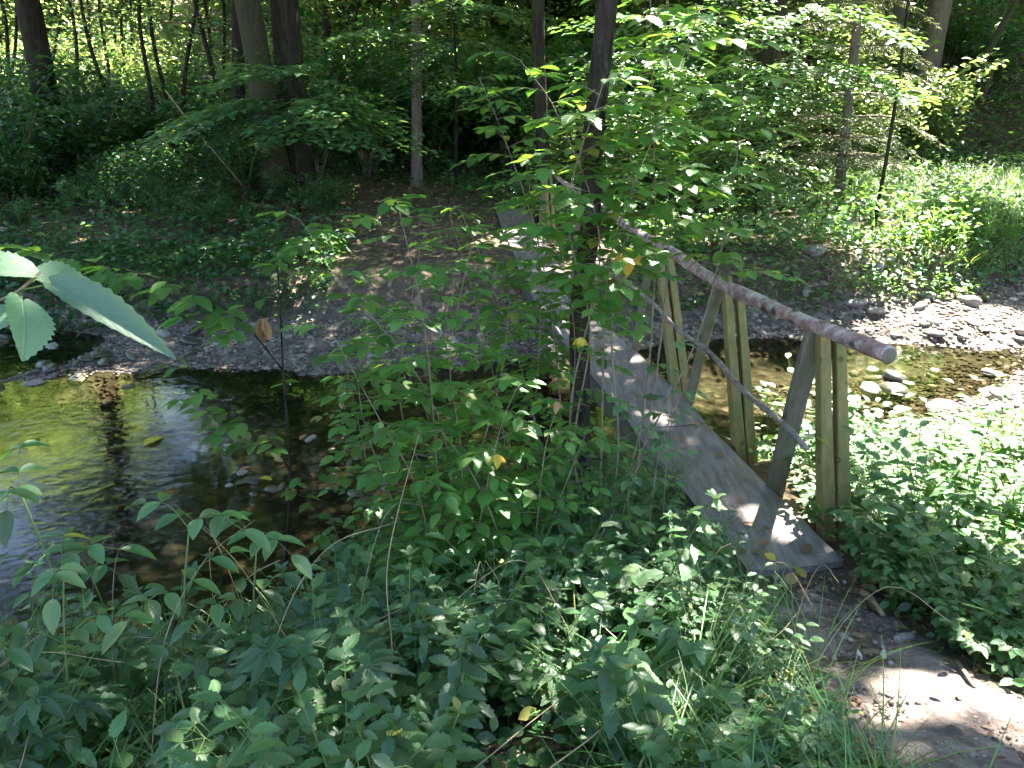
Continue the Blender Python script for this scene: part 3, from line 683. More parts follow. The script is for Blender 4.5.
# low carpet of leaves (nobody could count it)
def carpet(name, n, x0, x1, y0, y1, cond, L, hfun, mat, label, tm=T_FAR, flat=.5, kindcat='ground cover'):
    x, y = scatter(n, x0, x1, y0, y1, cond); k = len(x)
    h = hfun(x, y)*rng.random(k)**.7; az = rng.random(k)*2*PI; el = rng.normal(0, .3, k)-.1
    P = np.stack([x, y, H(x, y)+h+.01], 1); D = np.stack([np.cos(el)*np.cos(az), np.cos(el)*np.sin(az), np.sin(el)], 1)
    U = np.stack([rng.normal(0, flat, k), rng.normal(0, flat, k), np.ones(k)], 1)
    LL = L*(.55+.7*rng.random(k))
    o = link(name, leaf_mesh(name, M[mat], tm, P, D, U, LL, LL*.6)); tag(o, label, kindcat, None, 'stuff'); return o
nb = lambda x, y: ~on_bridge(x, y, .02) & (y < Yn(x)-.05)
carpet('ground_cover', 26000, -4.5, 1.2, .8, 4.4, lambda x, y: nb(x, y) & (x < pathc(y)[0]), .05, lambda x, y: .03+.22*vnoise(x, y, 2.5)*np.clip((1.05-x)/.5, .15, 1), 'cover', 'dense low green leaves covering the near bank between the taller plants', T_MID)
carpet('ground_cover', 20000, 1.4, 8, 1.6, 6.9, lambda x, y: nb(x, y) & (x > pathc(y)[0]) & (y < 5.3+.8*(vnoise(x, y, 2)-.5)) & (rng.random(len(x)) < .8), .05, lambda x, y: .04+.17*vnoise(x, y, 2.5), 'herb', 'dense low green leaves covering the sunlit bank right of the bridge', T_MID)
bare = lambda x, y: np.exp(-(((x+1.4+.25*(y-11))/1.25)**2+((y-12.2)/2.6)**2))
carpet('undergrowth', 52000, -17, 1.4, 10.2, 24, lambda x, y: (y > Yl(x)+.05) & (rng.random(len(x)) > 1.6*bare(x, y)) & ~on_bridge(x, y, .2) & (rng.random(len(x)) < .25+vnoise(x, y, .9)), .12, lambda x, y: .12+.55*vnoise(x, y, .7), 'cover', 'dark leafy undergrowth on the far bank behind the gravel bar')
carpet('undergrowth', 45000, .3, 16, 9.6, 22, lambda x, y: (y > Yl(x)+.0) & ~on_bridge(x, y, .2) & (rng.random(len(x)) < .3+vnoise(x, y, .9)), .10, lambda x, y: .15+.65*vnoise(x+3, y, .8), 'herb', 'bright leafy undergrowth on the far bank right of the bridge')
carpet('undergrowth', 26000, 4, 45, 16, 55, lambda x, y: (x+.5*y > 18) & (rng.random(len(x)) < vnoise(x, y, .5)+.15), .28, lambda x, y: .1+.7*vnoise(x, y, .5), 'cover', 'dim undergrowth on the steep wooded slope in the upper right')
carpet('undergrowth', 40000, -45, 25, 22, 60, lambda x, y: rng.random(len(x)) < vnoise(x, y, .4)+.2, .30, lambda x, y: .2+1.2*vnoise(x, y, .4), 'thicket', 'sunlit undergrowth of the open wood far behind the creek')
carpet('undergrowth', 30000, -14, -2.0, 8.0, 11.5, lambda x, y: (y > Yl(x)-.30+.3*vnoise(x, y, 1.5)) & (y < Yl(x)+1.3), .10, lambda x, y: .10+.30*vnoise(x, y, 2), 'cover', 'leaves darkened for shade hanging over the lip of the far bank behind the gravel bar')  # leaf colour taken darker for the shade on this bank
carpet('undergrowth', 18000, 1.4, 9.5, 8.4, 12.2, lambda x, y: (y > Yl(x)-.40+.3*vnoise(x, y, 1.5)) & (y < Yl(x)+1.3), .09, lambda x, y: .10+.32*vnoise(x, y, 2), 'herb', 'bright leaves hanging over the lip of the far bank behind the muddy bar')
# grass at the right edge
def grass(name, n, x0, x1, y0, y1, cond, L, W, label):
    x, y = scatter(n, x0, x1, y0, y1, cond); k = len(x); az = rng.random(k)*2*PI; el = 1.05+.4*rng.random(k)
    P = np.stack([x, y, H(x, y)-.01], 1); D = np.stack([np.cos(el)*np.cos(az), np.cos(el)*np.sin(az), np.sin(el)], 1)
    U = -np.stack([np.cos(el-PI/2)*np.cos(az), np.cos(el-PI/2)*np.sin(az), np.sin(el-PI/2)], 1)
    o = link(name, leaf_mesh(name, M['grass'], T_BLADE, P, D, U, L*(.5+.6*rng.random(k)), W)); tag(o, label, 'grass', None, 'stuff')
grass('grass', 16000, 4.6, 12, 9.6, 15.0, lambda x, y: (y > Yl(x)) & (rng.random(len(x)) < sm((x-4.6)/2)*1.2), .72, .012, 'tall bright grass on the far bank at the right edge')
grass('grass', 11000, -3.2, 1.1, 1.1, 4.3, lambda x, y: nb(x, y) & (x < pathc(y)[0]) & (vnoise(x, y, 1.5) > .40), .42, .0045, 'thin grass growing through the herbs of the near bank')
# litter of dead leaves
def litter(n, x0, x1, y0, y1, cond, L, label, dz=.01):
    x, y = scatter(n, x0, x1, y0, y1, cond); k = len(x); az = rng.random(k)*2*PI
    P = np.stack([x, y, np.maximum(H(x, y), WZ)+dz+.01*rng.random(k)], 1); D = np.stack([np.cos(az), np.sin(az), rng.normal(0, .2, k)], 1)
    U = np.stack([rng.normal(0, .4, k), rng.normal(0, .4, k), np.ones(k)], 1); LL = L*(.5+.7*rng.random(k))
    o = link('leaf_litter', leaf_mesh('leaf_litter', M['dry'], T_MID, P, D, U, LL, LL*.55)); tag(o, label, 'leaf litter', None, 'stuff')
litter(12000, -9, 3, 9, 20, lambda x, y: (y > Yf(x)+.25) & ~on_bridge(x, y), .06, 'brown dead leaves strewn over the bar and the bare slope of the far bank')
litter(1500, .9, 2.6, .8, 3.2, lambda x, y: on_bridge(x, y, .12) & (y < 2.9) & (rng.random(len(x)) < .12+(np.abs(x-pathc(y)[0]) > pathc(y)[1]*.8)), .028, 'brown leaf fragments along the edges of the trodden path', .015)
litter(1500, 2, 8, 5, 11, lambda x, y: H(x, y) > -.8, .06, 'tan and yellow leaves caught among the stones of the sunlit riffle')

x, y = scatter(9000, 2.2, 8, 4.9, 7.6, lambda x, y: (y > 5.0+.8*(vnoise(x, y, 2)-.5)) & (rng.random(len(x)) < .8))
gravel('gravel', np.stack([x, y, H(x, y)+.003], 1), .008, .04, M['gravel'], 'grey pebbles on the near shore between the sunlit herbs and the riffle', 6)
stones(60, lambda: (random.uniform(2.5, 7.2), random.uniform(5.2, 7.4)), (.03, .12), [0, 0, 1], 'stone toned pale for sun glare on the sunlit near shore of the riffle behind the herbs', 'glare-pale stones on the sunlit near shore')
# single leaves lying on the bridge, the path and the water
dl = [mesh_np('fallen_leaf', *(lambda m: (m,))(None)) if False else None]
def one_leaf(mat, L, W, tm=T_NEAR, curl=0):
    return leaf_mesh('fallen_leaf', M[mat], tm, np.zeros((1, 3)), np.array([[1, 0, .12+curl]]), np.array([[0, .15, 1]]), L, W)
def fallen(px, py, z, mat, L, label, group=None, az=None):
    u = (px-512)/FPX; v = (384-py)/FPX; dy = math.cos(PITCH)+v*math.sin(PITCH); dz = -math.sin(PITCH)+v*math.cos(PITCH); t = (z-CAMH)/dz
    if z < .1 and -.1 < z and py < 576:
        s_ = (t*dy-BL0[1])/BD[1]; z = .022+.002*s_-.06*math.sin(PI*max(0, s_)/BLEN)+.004; t = (z-CAMH)/dz
    o = link('fallen_leaf', one_leaf(mat, L, L*rnd(.45, .75), curl=rnd(0, .25))); o.location = (t*u, t*dy, z); o.rotation_euler = (rnd(-.2, .2), rnd(-.1, .1), rnd(0, 6.28) if az is None else az)
    tag(o, label, 'leaf', group)
for px, py in [(752, 552), (762, 546), (744, 549)]: fallen(px, py, .012, 'dry', .07, 'curled brown leaf in the small cluster near the end of the bridge', 'brown leaves clustered near the end of the bridge')
fallen(776, 560, .012, 'straw' if False else 'yellow', .055, 'pale leaf lying flat nearest the end of the bridge deck')
fallen(806, 553, .014, 'dry', .07, 'single brown leaf at the right edge of the near end of the deck')
fallen(742, 523, .03, 'dry', .07, 'dark curled leaf standing up beside the sunny spot on the deck')
for px, py in [(636, 366), (650, 400), (700, 425), (715, 455), (725, 470), (745, 478), (735, 500), (770, 530), (640, 380), (610, 340), (680, 440), (600, 330), (572, 300), (555, 280), (540, 262), (660, 378), (690, 408), (712, 430), (640, 392), (672, 420), (655, 440), (620, 372), (566, 262), (548, 300), (600, 350)]: fallen(px, py, .004, 'dry', rnd(.03, .055), 'small brown leaf lying on the deck further along the bridge', 'dead leaves along the bridge deck')
for px, py in [(790, 585), (806, 578), (868, 600), (880, 592), (872, 585)]: fallen(px, py, .03, 'dry', .08, 'large brown leaf on the soil where the path meets the bridge', 'brown leaves where path meets bridge')
for px, py in [(930, 690), (985, 722), (960, 700)]: fallen(px, py, .19, 'dry', .04, 'small leaf lying on the sunlit part of the path', 'leaves on the sunlit path')
fallen(258, 478, WZ+.01, 'yellow', .13, 'bright yellow leaf floating on the dark pool below the sapling')
fallen(144, 445, WZ+.01, 'yellow', .20, 'long yellow leaf in the still water on the left')
fallen(640, 262, .5, 'yellow', .01, 'x') if False else None
for px, py in [(282, 462), (315, 474), (240, 470), (330, 460), (300, 440)]: fallen(px, py, WZ+.012, 'dry', .09, 'brown leaf caught at the stones in the middle of the pool', 'brown leaves caught in the pool')

# a short stick on the path and dry stems through the herbs
def stick(name, pts, r, mat, label, cat, group=None):
    P = resample(pts, .04); o3 = P[0].copy(); tb = Tubes(6); f = np.linspace(0, 1, len(P)); tb.add(P-o3, r*(1-.5*f))
    o = link(name, tb.mesh(name, M[mat])); o.location = tuple(o3); tag(o, label, cat, group); return o
def gz(px, py, z): 
    u = (px-512)/FPX; v = (384-py)/FPX; dy = math.cos(PITCH)+v*math.sin(PITCH); dz = -math.sin(PITCH)+v*math.cos(PITCH); t = (z-CAMH)/dz; return np.array([t*u, t*dy, z])
a, b = gz(962, 640, .22), gz(980, 668, .26); a[2] = Hs(a[0], a[1])+.035; b[2] = Hs(b[0], b[1])+.035
stick('stick', [a, (a+b)/2+np.array([0, 0, .004]), b], .011, 'twig', 'short dead stick lying on the right edge of the path', 'stick')
a, b = gz(862, 590, .02), gz(884, 612, .05); a[2] = Hs(a[0], a[1])+.03; b[2] = Hs(b[0], b[1])+.03
stick('bark_piece', [a, (a+b)/2+np.array([0, .01, .01]), b], .02, 'dry' if False else 'straw', 'strip of pale bark on the soil beside the end of the deck', 'bark piece')
for pts, r in [([(150, 768, 1.5), (165, 640, 1.7), (205, 560, 2.0), (255, 520, 2.2)], .003), ([(230, 665, 1.7), (330, 640, 1.9), (420, 600, 2.1)], .003), ([(380, 768, 1.6), (392, 660, 1.8), (388, 560, 2.0), (420, 430, 2.3)], .0035),
               ([(500, 650, 1.9), (470, 640, 2.0), (430, 625, 2.1)], .003), ([(430, 620, 2.0), (520, 560, 2.2), (575, 640, 1.9)], .003), ([(595, 650, 2.3), (600, 600, 2.4), (604, 550, 2.5)], .003), ([(475, 768, 1.5), (560, 700, 1.8), (640, 650, 2.0)], .004),
               ([(550, 768, 1.4), (600, 730, 1.6), (625, 700, 1.8)], .005), ([(0, 665, 1.7), (60, 620, 1.9), (90, 600, 2.0)], .003), ([(280, 560, 2.3), (245, 580, 2.2), (200, 640, 1.9)], .003), ([(440, 700, 1.7), (480, 640, 1.9), (500, 590, 2.1), (485, 560, 2.1)], .003),
               ([(640, 768, 1.5), (655, 735, 1.6), (690, 700, 1.8)], .003), ([(300, 660, 1.8), (235, 560, 2.2), (170, 500, 2.6)], .0025), ([(700, 660, 2.0), (770, 640, 2.1), (800, 610, 2.3)], .002), ([(20, 768, 1.3), (40, 700, 1.5), (70, 660, 1.6)], .003)]:
    stick('dry_stem', [at(*p) for p in pts], r*.55, 'straw', 'bent dry straw-coloured stem among the herbs of the near bank', 'dry stem', 'dry stems among the herbs')

random.seed(91)
for k in range(46):
    x, y = rnd(-1.7, .95), rnd(1.3, 3.3)
    if not near_ok(x, y): continue
    z0 = Hs(x, y); az = rnd(0, 6.28); h = rnd(.35, .75); bnd = rnd(.1, .5); pts = [np.array([x, y, z0]), np.array([x, y, z0+h*.6])+rdir(az, 0)*bnd*.25, np.array([x, y, z0+h*.95])+rdir(az, 0)*bnd*.7, np.array([x, y, z0+h*rnd(.7, 1.05)])+rdir(az, 0)*bnd*1.3]
    stick('dry_stem', pts, rnd(.001, .0019), random.choice(['straw', 'twig', 'stalk']), 'bent dry straw-coloured stem among the herbs of the near bank', 'dry stem', 'dry stems among the herbs')
# ------------------------------------------------------------------ saplings and shrubs
def sapling(name, stems, L, label, cat, group=None, mat='shrub', bark='twig', gap=.10, tl=.35, start=.25, el=.25, tm=None, wr=.6, r0=.006, tip=True, alt=.55, seed=1, stemname='stem'):
    random.seed(seed); P0 = np.array(stems[0][0], float); e = empty(name, tuple(P0)); tag(e, label, cat, group)
    tm = tm or T_NEAR; lv = Leaves(tm)
    for st in stems:
        P = resample(st, .05)-P0; n = len(P); tb = Tubes(7); f = np.linspace(0, 1, n)
        tb.add(P, r0*(1-.72*f), 7)
        ln = .05*n; dist = 0; az = rnd(0, 6.28); i = int(start*n)
        while i < n:
            az += 2.4+rnd(-.3, .3); ff = i/n; tlen = tl*(1.15-.75*ff)*rnd(.6, 1.2); e0 = el+rnd(-.15, .25)
            d0 = rdir(az, e0); d1 = rdir(az+rnd(-.3, .3), e0-.45)
            tw = resample([P[i], P[i]+d0*tlen*.5, P[i]+d0*tlen*.5+d1*tlen*.5], .03); tb.add(tw, np.linspace(r0*.30, r0*.12, len(tw)), 4, False)
            sd_ = 1; s = L*.4; acc = np.linspace(0, tlen, len(tw))
            while s < tlen:
                q = np.array([np.interp(s, acc, tw[:, c]) for c in range(3)]); sd_ = -sd_
                dd = norm(tw[-1]-tw[0]); a0 = math.atan2(dd[1], dd[0]); a = a0+sd_*rnd(.75, 1.1)
                l = L*rnd(.7, 1.15)*(.75+.35*math.sin(PI*s/tlen)); tb.add([q, q+rdir(a, .1)*l*.12], [.0006, .0006], 3, False)
                lv.add(q+rdir(a, .1)*l*.12, rdir(a, rnd(-.35, .1)), (rnd(-.22, .22), rnd(-.22, .22), 1), l, l*wr)
                s += L*alt*rnd(.8, 1.2)
            lv.add(tw[-1], rdir(math.atan2(d1[1], d1[0]), rnd(-.3, 0)), (rnd(-.2, .2), rnd(-.2, .2), 1), L*1.05, L*wr)
            i += max(1, int(gap*rnd(.7, 1.3)/.05))
        link(stemname, tb.mesh(stemname, M[bark]), e)
    link('foliage', lv.mesh('foliage', M[mat]), e)
    return e
A = lambda *pts: [at(*p) for p in pts]
# slim dark tree standing left of the deck, with leafy shoots
def trunk_tree(name, pts, r, mat, label, cat='tree', group=None, crown=None, flare=1.7, sides=14, knots=0):
    P = resample(pts, .25); e = empty(name, tuple(P[0])); tag(e, label, cat, group); tb = Tubes(sides); n = len(P); f = np.linspace(0, 1, n); ln = np.linalg.norm(P-P[0], axis=1)
    R = r*(1-.45*f)*(1+(flare-1)*np.exp(-ln/(r*2.2)))*(1+.05*(vnoise(ln*2, ln*0+r*77, 1)-.5))
    tb.add(P-P[0], R); link('trunk', tb.mesh('trunk', M[mat]), e); e['_top'] = 0
    return e, P, R
central, cP, cR = trunk_tree('slim_tree', [(.38, 3.45, -.25), (.33, 3.42, .3), (.315, 3.4, .7), (.30, 3.4, 1.1), (.335, 3.4, 1.45), (.33, 3.4, 1.8), (.37, 3.4, 2.35), (.42, 3.45, 3.6), (.40, 3.6, 5.2), (.5, 3.7, 7.0)], .050, 'bark_black', 'slim near-black tree trunk rising in front of the bridge deck')
# its leafy shoots are in front of and behind the trunk
def limbset(e, P0, specs, mat, nm='limb'):
    for a, b, c, r in specs:
        tb = Tubes(7); rr = resample([a, b, c], .15); f = np.linspace(0, 1, len(rr)); tb.add(rr-np.array(P0), r*(1-.7*f)); link(nm, tb.mesh(nm, M[mat]), e)

sapling('hazel_clump', [A((600, 560, 3.15), (602, 420, 3.15), (610, 260, 3.2), (660, 120, 3.3), (700, 10, 3.4)), A((596, 560, 3.15), (640, 430, 3.3), (655, 260, 3.4), (652, 90, 3.5), (650, -40, 3.6)), A((604, 560, 3.15), (645, 440, 3.4), (668, 260, 3.7), (664, 100, 3.8), (668, -40, 3.9)),
         A((592, 565, 3.1), (574, 450, 3.1), (590, 330, 3.12), (568, 210, 3.15), (604, 80, 3.2)), A((601, 560, 3.1), (618, 450, 3.12), (612, 330, 3.15), (632, 200, 3.3), (620, 60, 3.4)), A((598, 560, 3.15), (570, 420, 3.1), (600, 250, 3.2), (560, 120, 3.3), (520, 60, 3.4)), A((600, 560, 3.15), (632, 470, 3.4), (700, 330, 3.7), (735, 170, 3.9), (745, 40, 4.1))],
        .080, 'tall leafy shrub of several stems growing around the slim dark tree', 'shrub', gap=.055, tl=.44, start=.56, el=.2, r0=.006, seed=3, wr=.66, alt=.40)
sapling('hazel_shrub', [A((560, 560, 3.5), (560, 400, 3.6), (540, 250, 3.8), (505, 140, 4.0), (480, 80, 4.2)), A((562, 560, 3.5), (530, 400, 3.6), (490, 280, 3.7), (460, 210, 3.8)), A((565, 555, 3.5), (585, 330, 3.9), (590, 170, 4.3), (585, 60, 4.6))],
        .075, 'leafy shrub behind the slim tree, reaching over the middle of the deck', 'shrub', gap=.06, tl=.40, start=.40, el=.2, r0=.006, seed=4, alt=.45)
sapling('hazel_shrub', [A((660, 600, 3.0), (665, 480, 3.1), (672, 420, 3.2), (668, 330, 3.2)), A((640, 600, 2.9), (650, 520, 2.9), (662, 440, 3.0), (690, 380, 3.1)), A((620, 610, 2.8), (622, 520, 2.8), (640, 450, 2.9), (628, 400, 2.9))],
        .055, 'low leafy shoots leaning over the left edge of the near deck', 'shrub', gap=.10, tl=.17, start=.25, el=.2, r0=.004, seed=5, mat='herb')
sapling('dogwood_bush', [A((450, 650, 2.6), (438, 480, 2.6), (425, 330, 2.6), (398, 205, 2.6)), A((452, 650, 2.6), (450, 470, 2.7), (420, 380, 2.7), (350, 290, 2.8), (300, 220, 2.9)), A((455, 650, 2.6), (462, 470, 2.6), (450, 360, 2.7), (470, 250, 2.8)),
         A((448, 650, 2.6), (420, 500, 2.5), (380, 420, 2.5), (330, 330, 2.6)), A((456, 650, 2.6), (480, 520, 2.5), (500, 430, 2.5), (520, 380, 2.5)),
         A((452, 650, 2.6), (400, 520, 2.7), (360, 400, 2.8), (372, 300, 2.9)), A((454, 650, 2.6), (470, 500, 2.8), (500, 380, 3.0), (510, 300, 3.1)), A((450, 650, 2.6), (440, 520, 2.8), (400, 400, 3.0), (420, 250, 3.1))],
        .062, 'airy bush of thin arching stems standing over the pool left of the slim tree', 'shrub', gap=.05, tl=.27, start=.22, el=.22, r0=.004, seed=6, alt=.42)
sapling('spindle_bush', [A((500, 600, 3.2), (505, 450, 3.2), (480, 320, 3.3), (450, 215, 3.3)), A((503, 600, 3.2), (530, 450, 3.2), (540, 300, 3.3), (525, 150, 3.4)), A((506, 600, 3.2), (560, 470, 3.1), (575, 350, 3.1), (560, 240, 3.1)), A((500, 600, 3.2), (450, 470, 3.2), (400, 360, 3.3), (360, 320, 3.4))], .048, 'airy bush of hair-thin stems and small leaves between the pool and the slim tree', 'shrub', gap=.06, tl=.26, start=.25, el=.25, r0=.0032, seed=61, alt=.5)
sapling('dogwood_bush', [A((520, 640, 2.6), (535, 540, 2.6), (545, 450, 2.6), (560, 400, 2.7)), A((522, 640, 2.6), (550, 530, 2.7), (575, 460, 2.8), (590, 425, 2.9)), A((518, 640, 2.6), (500, 540, 2.5), (470, 470, 2.5), (440, 430, 2.5)), A((524, 640, 2.6), (580, 570, 2.6), (615, 510, 2.7))],
        .058, 'dense bush with broad layered leaves in front of the slim tree', 'shrub', gap=.045, tl=.28, start=.3, el=.15, r0=.005, seed=7, alt=.45)
sapling('dogwood_bush', [A((400, 640, 2.9), (380, 530, 3.0), (360, 430, 3.1), (345, 360, 3.2)), A((405, 640, 2.9), (430, 520, 3.1), (440, 440, 3.2)), A((398, 640, 2.9), (350, 560, 3.0), (330, 520, 3.1))],
        .050, 'thin-leaved bush leaning over the dark water in the middle', 'shrub', gap=.06, tl=.26, start=.2, el=.2, r0=.004, seed=8, mat='herb')
sapling('young_elm', [A((283, 605, 3.1), (290, 480, 3.15), (283, 370, 3.2), (280, 300, 3.2), (275, 245, 3.2))], .085, 'thin dark sapling standing alone in front of the pool on the left', 'sapling', gap=.55, tl=.40, start=.35, el=.15, r0=.009, seed=12, bark='bark_black', alt=.9)
sapling('young_elm', [A((200, 520, 2.9), (262, 440, 3.0), (190, 365, 3.0), (150, 300, 2.9), (60, 262, 2.7))][:0] or [A((282, 440, 3.1), (235, 405, 3.0), (190, 375, 2.9))], .075, 'low leafy twig reaching from the thin sapling over the water', 'twig', gap=.12, tl=.18, start=.45, el=.1, r0=.004, seed=13, alt=.6) if False else None

def attach(e, pts, L, r, seed, mat='shrub', gap=.12, tl=.2, start=.3, alt=.7, el=.15, bark='bark_black', name='branch'):
    """a leafy branch that belongs to thing e: branch wood with its leaves as a sub-part"""
    random.seed(seed); P0 = np.array(e.location); P = resample(pts, .04)-P0; tb = Tubes(6); n = len(P); tb.add(P, r*(1-.65*np.linspace(0, 1, n))); lv = Leaves(T_NEAR); i = int(start*n); sd_ = 1
    while i < n:
        sd_ = -sd_; dd = norm(P[min(n-1, i+1)]-P[i-1]); a0 = math.atan2(dd[1], dd[0]); a = a0+sd_*rnd(.5, 1.1); tlen = tl*rnd(.6, 1.2)*(1.1-.6*i/n)
        tw = resample([P[i], P[i]+rdir(a, el)*tlen*.5, P[i]+rdir(a, el-.1)*tlen], .03); tb.add(tw, [r*.3]*len(tw), 4, False); s = L*.3; s2 = 1
        while s < tlen:
            q = tw[min(len(tw)-1, int(s/tlen*len(tw)))]; s2 = -s2; b = a+s2*rnd(.6, 1.1); l = L*rnd(.75, 1.15)
            lv.add(q, rdir(b, rnd(-.35, .1)), (rnd(-.2, .2), rnd(-.2, .2), 1), l, l*.6); s += L*alt
        lv.add(tw[-1], rdir(a, rnd(-.3, 0)), (rnd(-.2, .2), rnd(-.2, .2), 1), L, L*.6)
        i += max(1, int(gap*rnd(.8, 1.2)/.04))
    lv.add(P[-1], norm(P[-1]-P[-3]), (0, 0, 1), L*1.1, L*.6)
    b = link(name, tb.mesh(name, M[bark]), e); link('foliage', lv.mesh('foliage', M[mat]), b); return b
elm = [o for o in COL.objects if o.name.startswith('young_elm')][0]
attach(elm, A((290, 470, 3.12), (262, 430, 3.0), (215, 400, 2.9), (190, 370, 2.85)), .075, .0035, 21, gap=.08, alt=.5)
attach(elm, A((283, 370, 3.2), (240, 320, 3.0), (180, 285, 2.8), (90, 262, 2.6), (30, 250, 2.5)), .095, .0042, 22, gap=.07, tl=.22, alt=.5)
attach(elm, A((280, 300, 3.2), (300, 240, 3.1), (350, 215, 3.0), (400, 200, 3.0)), .08, .003, 23, gap=.08, tl=.18, alt=.5)
attach(elm, A((288, 480, 3.12), (320, 475, 3.0), (345, 470, 3.0)), .06, .003, 24, gap=.11, tl=.12)
# dead leaf cluster hanging in the sapling
dlv = Leaves(T_NEAR)
for k in range(5): dlv.add((rnd(-.01, .01), rnd(-.01, .01), 0), (rnd(-.25, .25), rnd(-.2, .2), -1), (rnd(-1, 1), -1, .1), .11*rnd(.7, 1.1), .035)
o = link('dead_leaf_cluster', dlv.mesh('dead_leaf_cluster', M['dry']), elm); o.location = tuple(np.array(at(262, 318, 3.08))-np.array(elm.location))

# yellow leaf hanging over the deck, and dead leaves in the bush
def hang(px, py, Yd, L, mat, label, cat='leaf', az=-1.5):
    o = link('hanging_leaf', leaf_mesh('hanging_leaf', M[mat], T_HEART, np.zeros((3, 3)), np.array([[.05, -.1, -1], [.75, -.1, -.8], [-.7, -.1, -.75]]), np.array([[.3, -1, .1], [-.2, -1, .1], [.4, -1, 0]]), np.array([L, L*.75, L*.7]), np.array([L*.5, L*.42, L*.4])))
    o.location = at(px, py, Yd); tag(o, label, cat)
hang(628, 250, 3.1, .115, 'yellow', 'lobed yellow leaf hanging beside the rail behind the slim tree')
hang(655, 338, 3.2, .05, 'yellow', 'small yellow leaf hanging over the middle of the deck') if False else hang(580, 338, 3.0, .06, 'yellow', 'small yellow leaf hanging in front of the slim dark trunk')
hang(556, 402, 2.4, .045, 'dry', 'curled brown dead leaf caught on top of the dense bush')
hang(497, 455, 2.4, .055, 'yellow', 'narrow yellowing leaf hanging in the bush over the pool')

# big leaf twig at the left edge, close to the camera
tw = A((-60, 330, 1.05), (-10, 305, 1.07), (20, 290, 1.08), (40, 272, 1.1)); P0 = np.array(tw[0])
bl = empty('leafy_branch', tuple(P0)); tag(bl, 'large-leaved twig reaching in from the left edge over the creek', 'branch')
tb = Tubes(8); rr = resample([tuple(np.array(P0)+np.array([-.35, -.1, -1.35])), tuple(P0+np.array([-.2, -.02, -.4]))]+tw, .03)-P0; tb.add(rr, np.linspace(.006, .0022, len(rr)), 8)
st = link('twig', tb.mesh('twig', M['twig']), bl)
def bigleaf(a, b, W, up, label=None, tm=T_HEART):
    a, b = np.array(a), np.array(b); L = np.linalg.norm(b-a)
    o = link('leaf', leaf_mesh('leaf', M['big'], tm, (a-P0)[None], (b-a)[None], np.array([up], float), L, W), bl)
    t2 = Tubes(5); t2.add([np.array(tw[2])-P0, a-P0], [.0016, .0013]); link('leaf_stalk', t2.mesh('leaf_stalk', M['stalk']), o)
bigleaf(at(52, 284, 1.10), at(169, 342, 1.04), .050, (-.1, -.55, 1))
bigleaf(at(38, 278, 1.12), at(106, 284, 1.2), .062, (.0, -1.0, 1))
bigleaf(at(35, 275, 1.1), at(-55, 258, 1.05), .08, (0, -.25, 1))
bigleaf(at(22, 300, 1.05), at(34, 352, .98), .075, (.1, .5, .6))
bigleaf(at(15, 312, 1.04), at(-30, 330, 1.0), .07, (0, -.3, 1))

# ------------------------------------------------------------------ woodland trees
SXY = SUN[:2]/SUN[2]
def ell(gx, gy, cx, cy, rx, ry, a=0):
    dx, dy = gx-cx, gy-cy; c, s = math.cos(a), math.sin(a); u = dx*c+dy*s; v = -dx*s+dy*c
    return (u/rx)**2+(v/ry)**2
OPEN = [  # centre on the ground, radii, share of the canopy left out
    (3.0, 4.5, 1.6, 2.3, 1.0), (5.0, 7.6, 2.2, 1.9, 1.0), (4.6, 5.8, 2.1, 1.7, 1.0), (1.60, 1.98, .50, .19, 1.0), (1.75, 1.6, .35, .16, 1.0), (1.34, 3.40, .20, .28, 1.0), (4.6, 11.7, 1.3, .9, .85), (.93, 4.7, .10, .2, 1.0), (2.2, 1.5, .5, .5, 1), (2.7, 3.2, 1.1, 1.0, .95), (1.35, 1.75, .4, .16, .9),
    (-2.3, 8.75, .42, .20, 1.0), (-2.2, 9.35, .4, .18, 1.0), (-3.7, 7.6, .45, .25, 1.0), (-5.5, 10.4, .5, .2, .8), (8.2, 11.6, 1.6, 1.2, .9), (.30, 1.95, .75, .6, .7), (-.6, 2.3, .5, .4, .4),
    (2.3, 8.6, 1.9, 1.1, .95), (3.2, 9.7, 2.6, 1.1, 1.0), (.9, 10.3, 1.5, .8, .9), (6.0, 13.8, 2.8, 2.2, .85), (2.2, 13.6, 2.4, 1.6, .6), (9.5, 17, 3, 3, .6), (-1.8, 12.2, .5, .3, .7), (5.5, 12.5, 2.0, 1.0, .5), (-5.8, 12.4, .8, .35, .8),
]
def blocked(P):
    """which canopy leaves stay: those in the way of the sun patches are left out"""
    gx = P[:, 0]-P[:, 2]*SXY[0]; gy = P[:, 1]-P[:, 2]*SXY[1]; k = np.ones(len(P), bool); r = rng.random(len(P))
    for cx, cy_, rx, ry, a in OPEN: k &= ~((ell(gx, gy, cx, cy_, rx, ry)+.35*(vnoise(gx, gy, 3)-.5) < 1) & (r < a))
    k &= ~((gx < -2) & (gy > 19) & (r < .9))
    sl = (P[:, 2]+3.6)/np.hypot(P[:, 0], P[:, 1]); k &= ~((sl > .34) & (sl < .47) & (P[:, 0]/P[:, 1] < -.35) & (P[:, 0]/P[:, 1] > -.45))
    return k
TR = []
def T(pts, r, mat, label, group=None, **kw): e, P, R = trunk_tree(kw.pop('name', 'tree'), pts, r, mat, label, kw.pop('cat', 'tree'), group, **kw); TR.append((e, P, R, mat)); return e
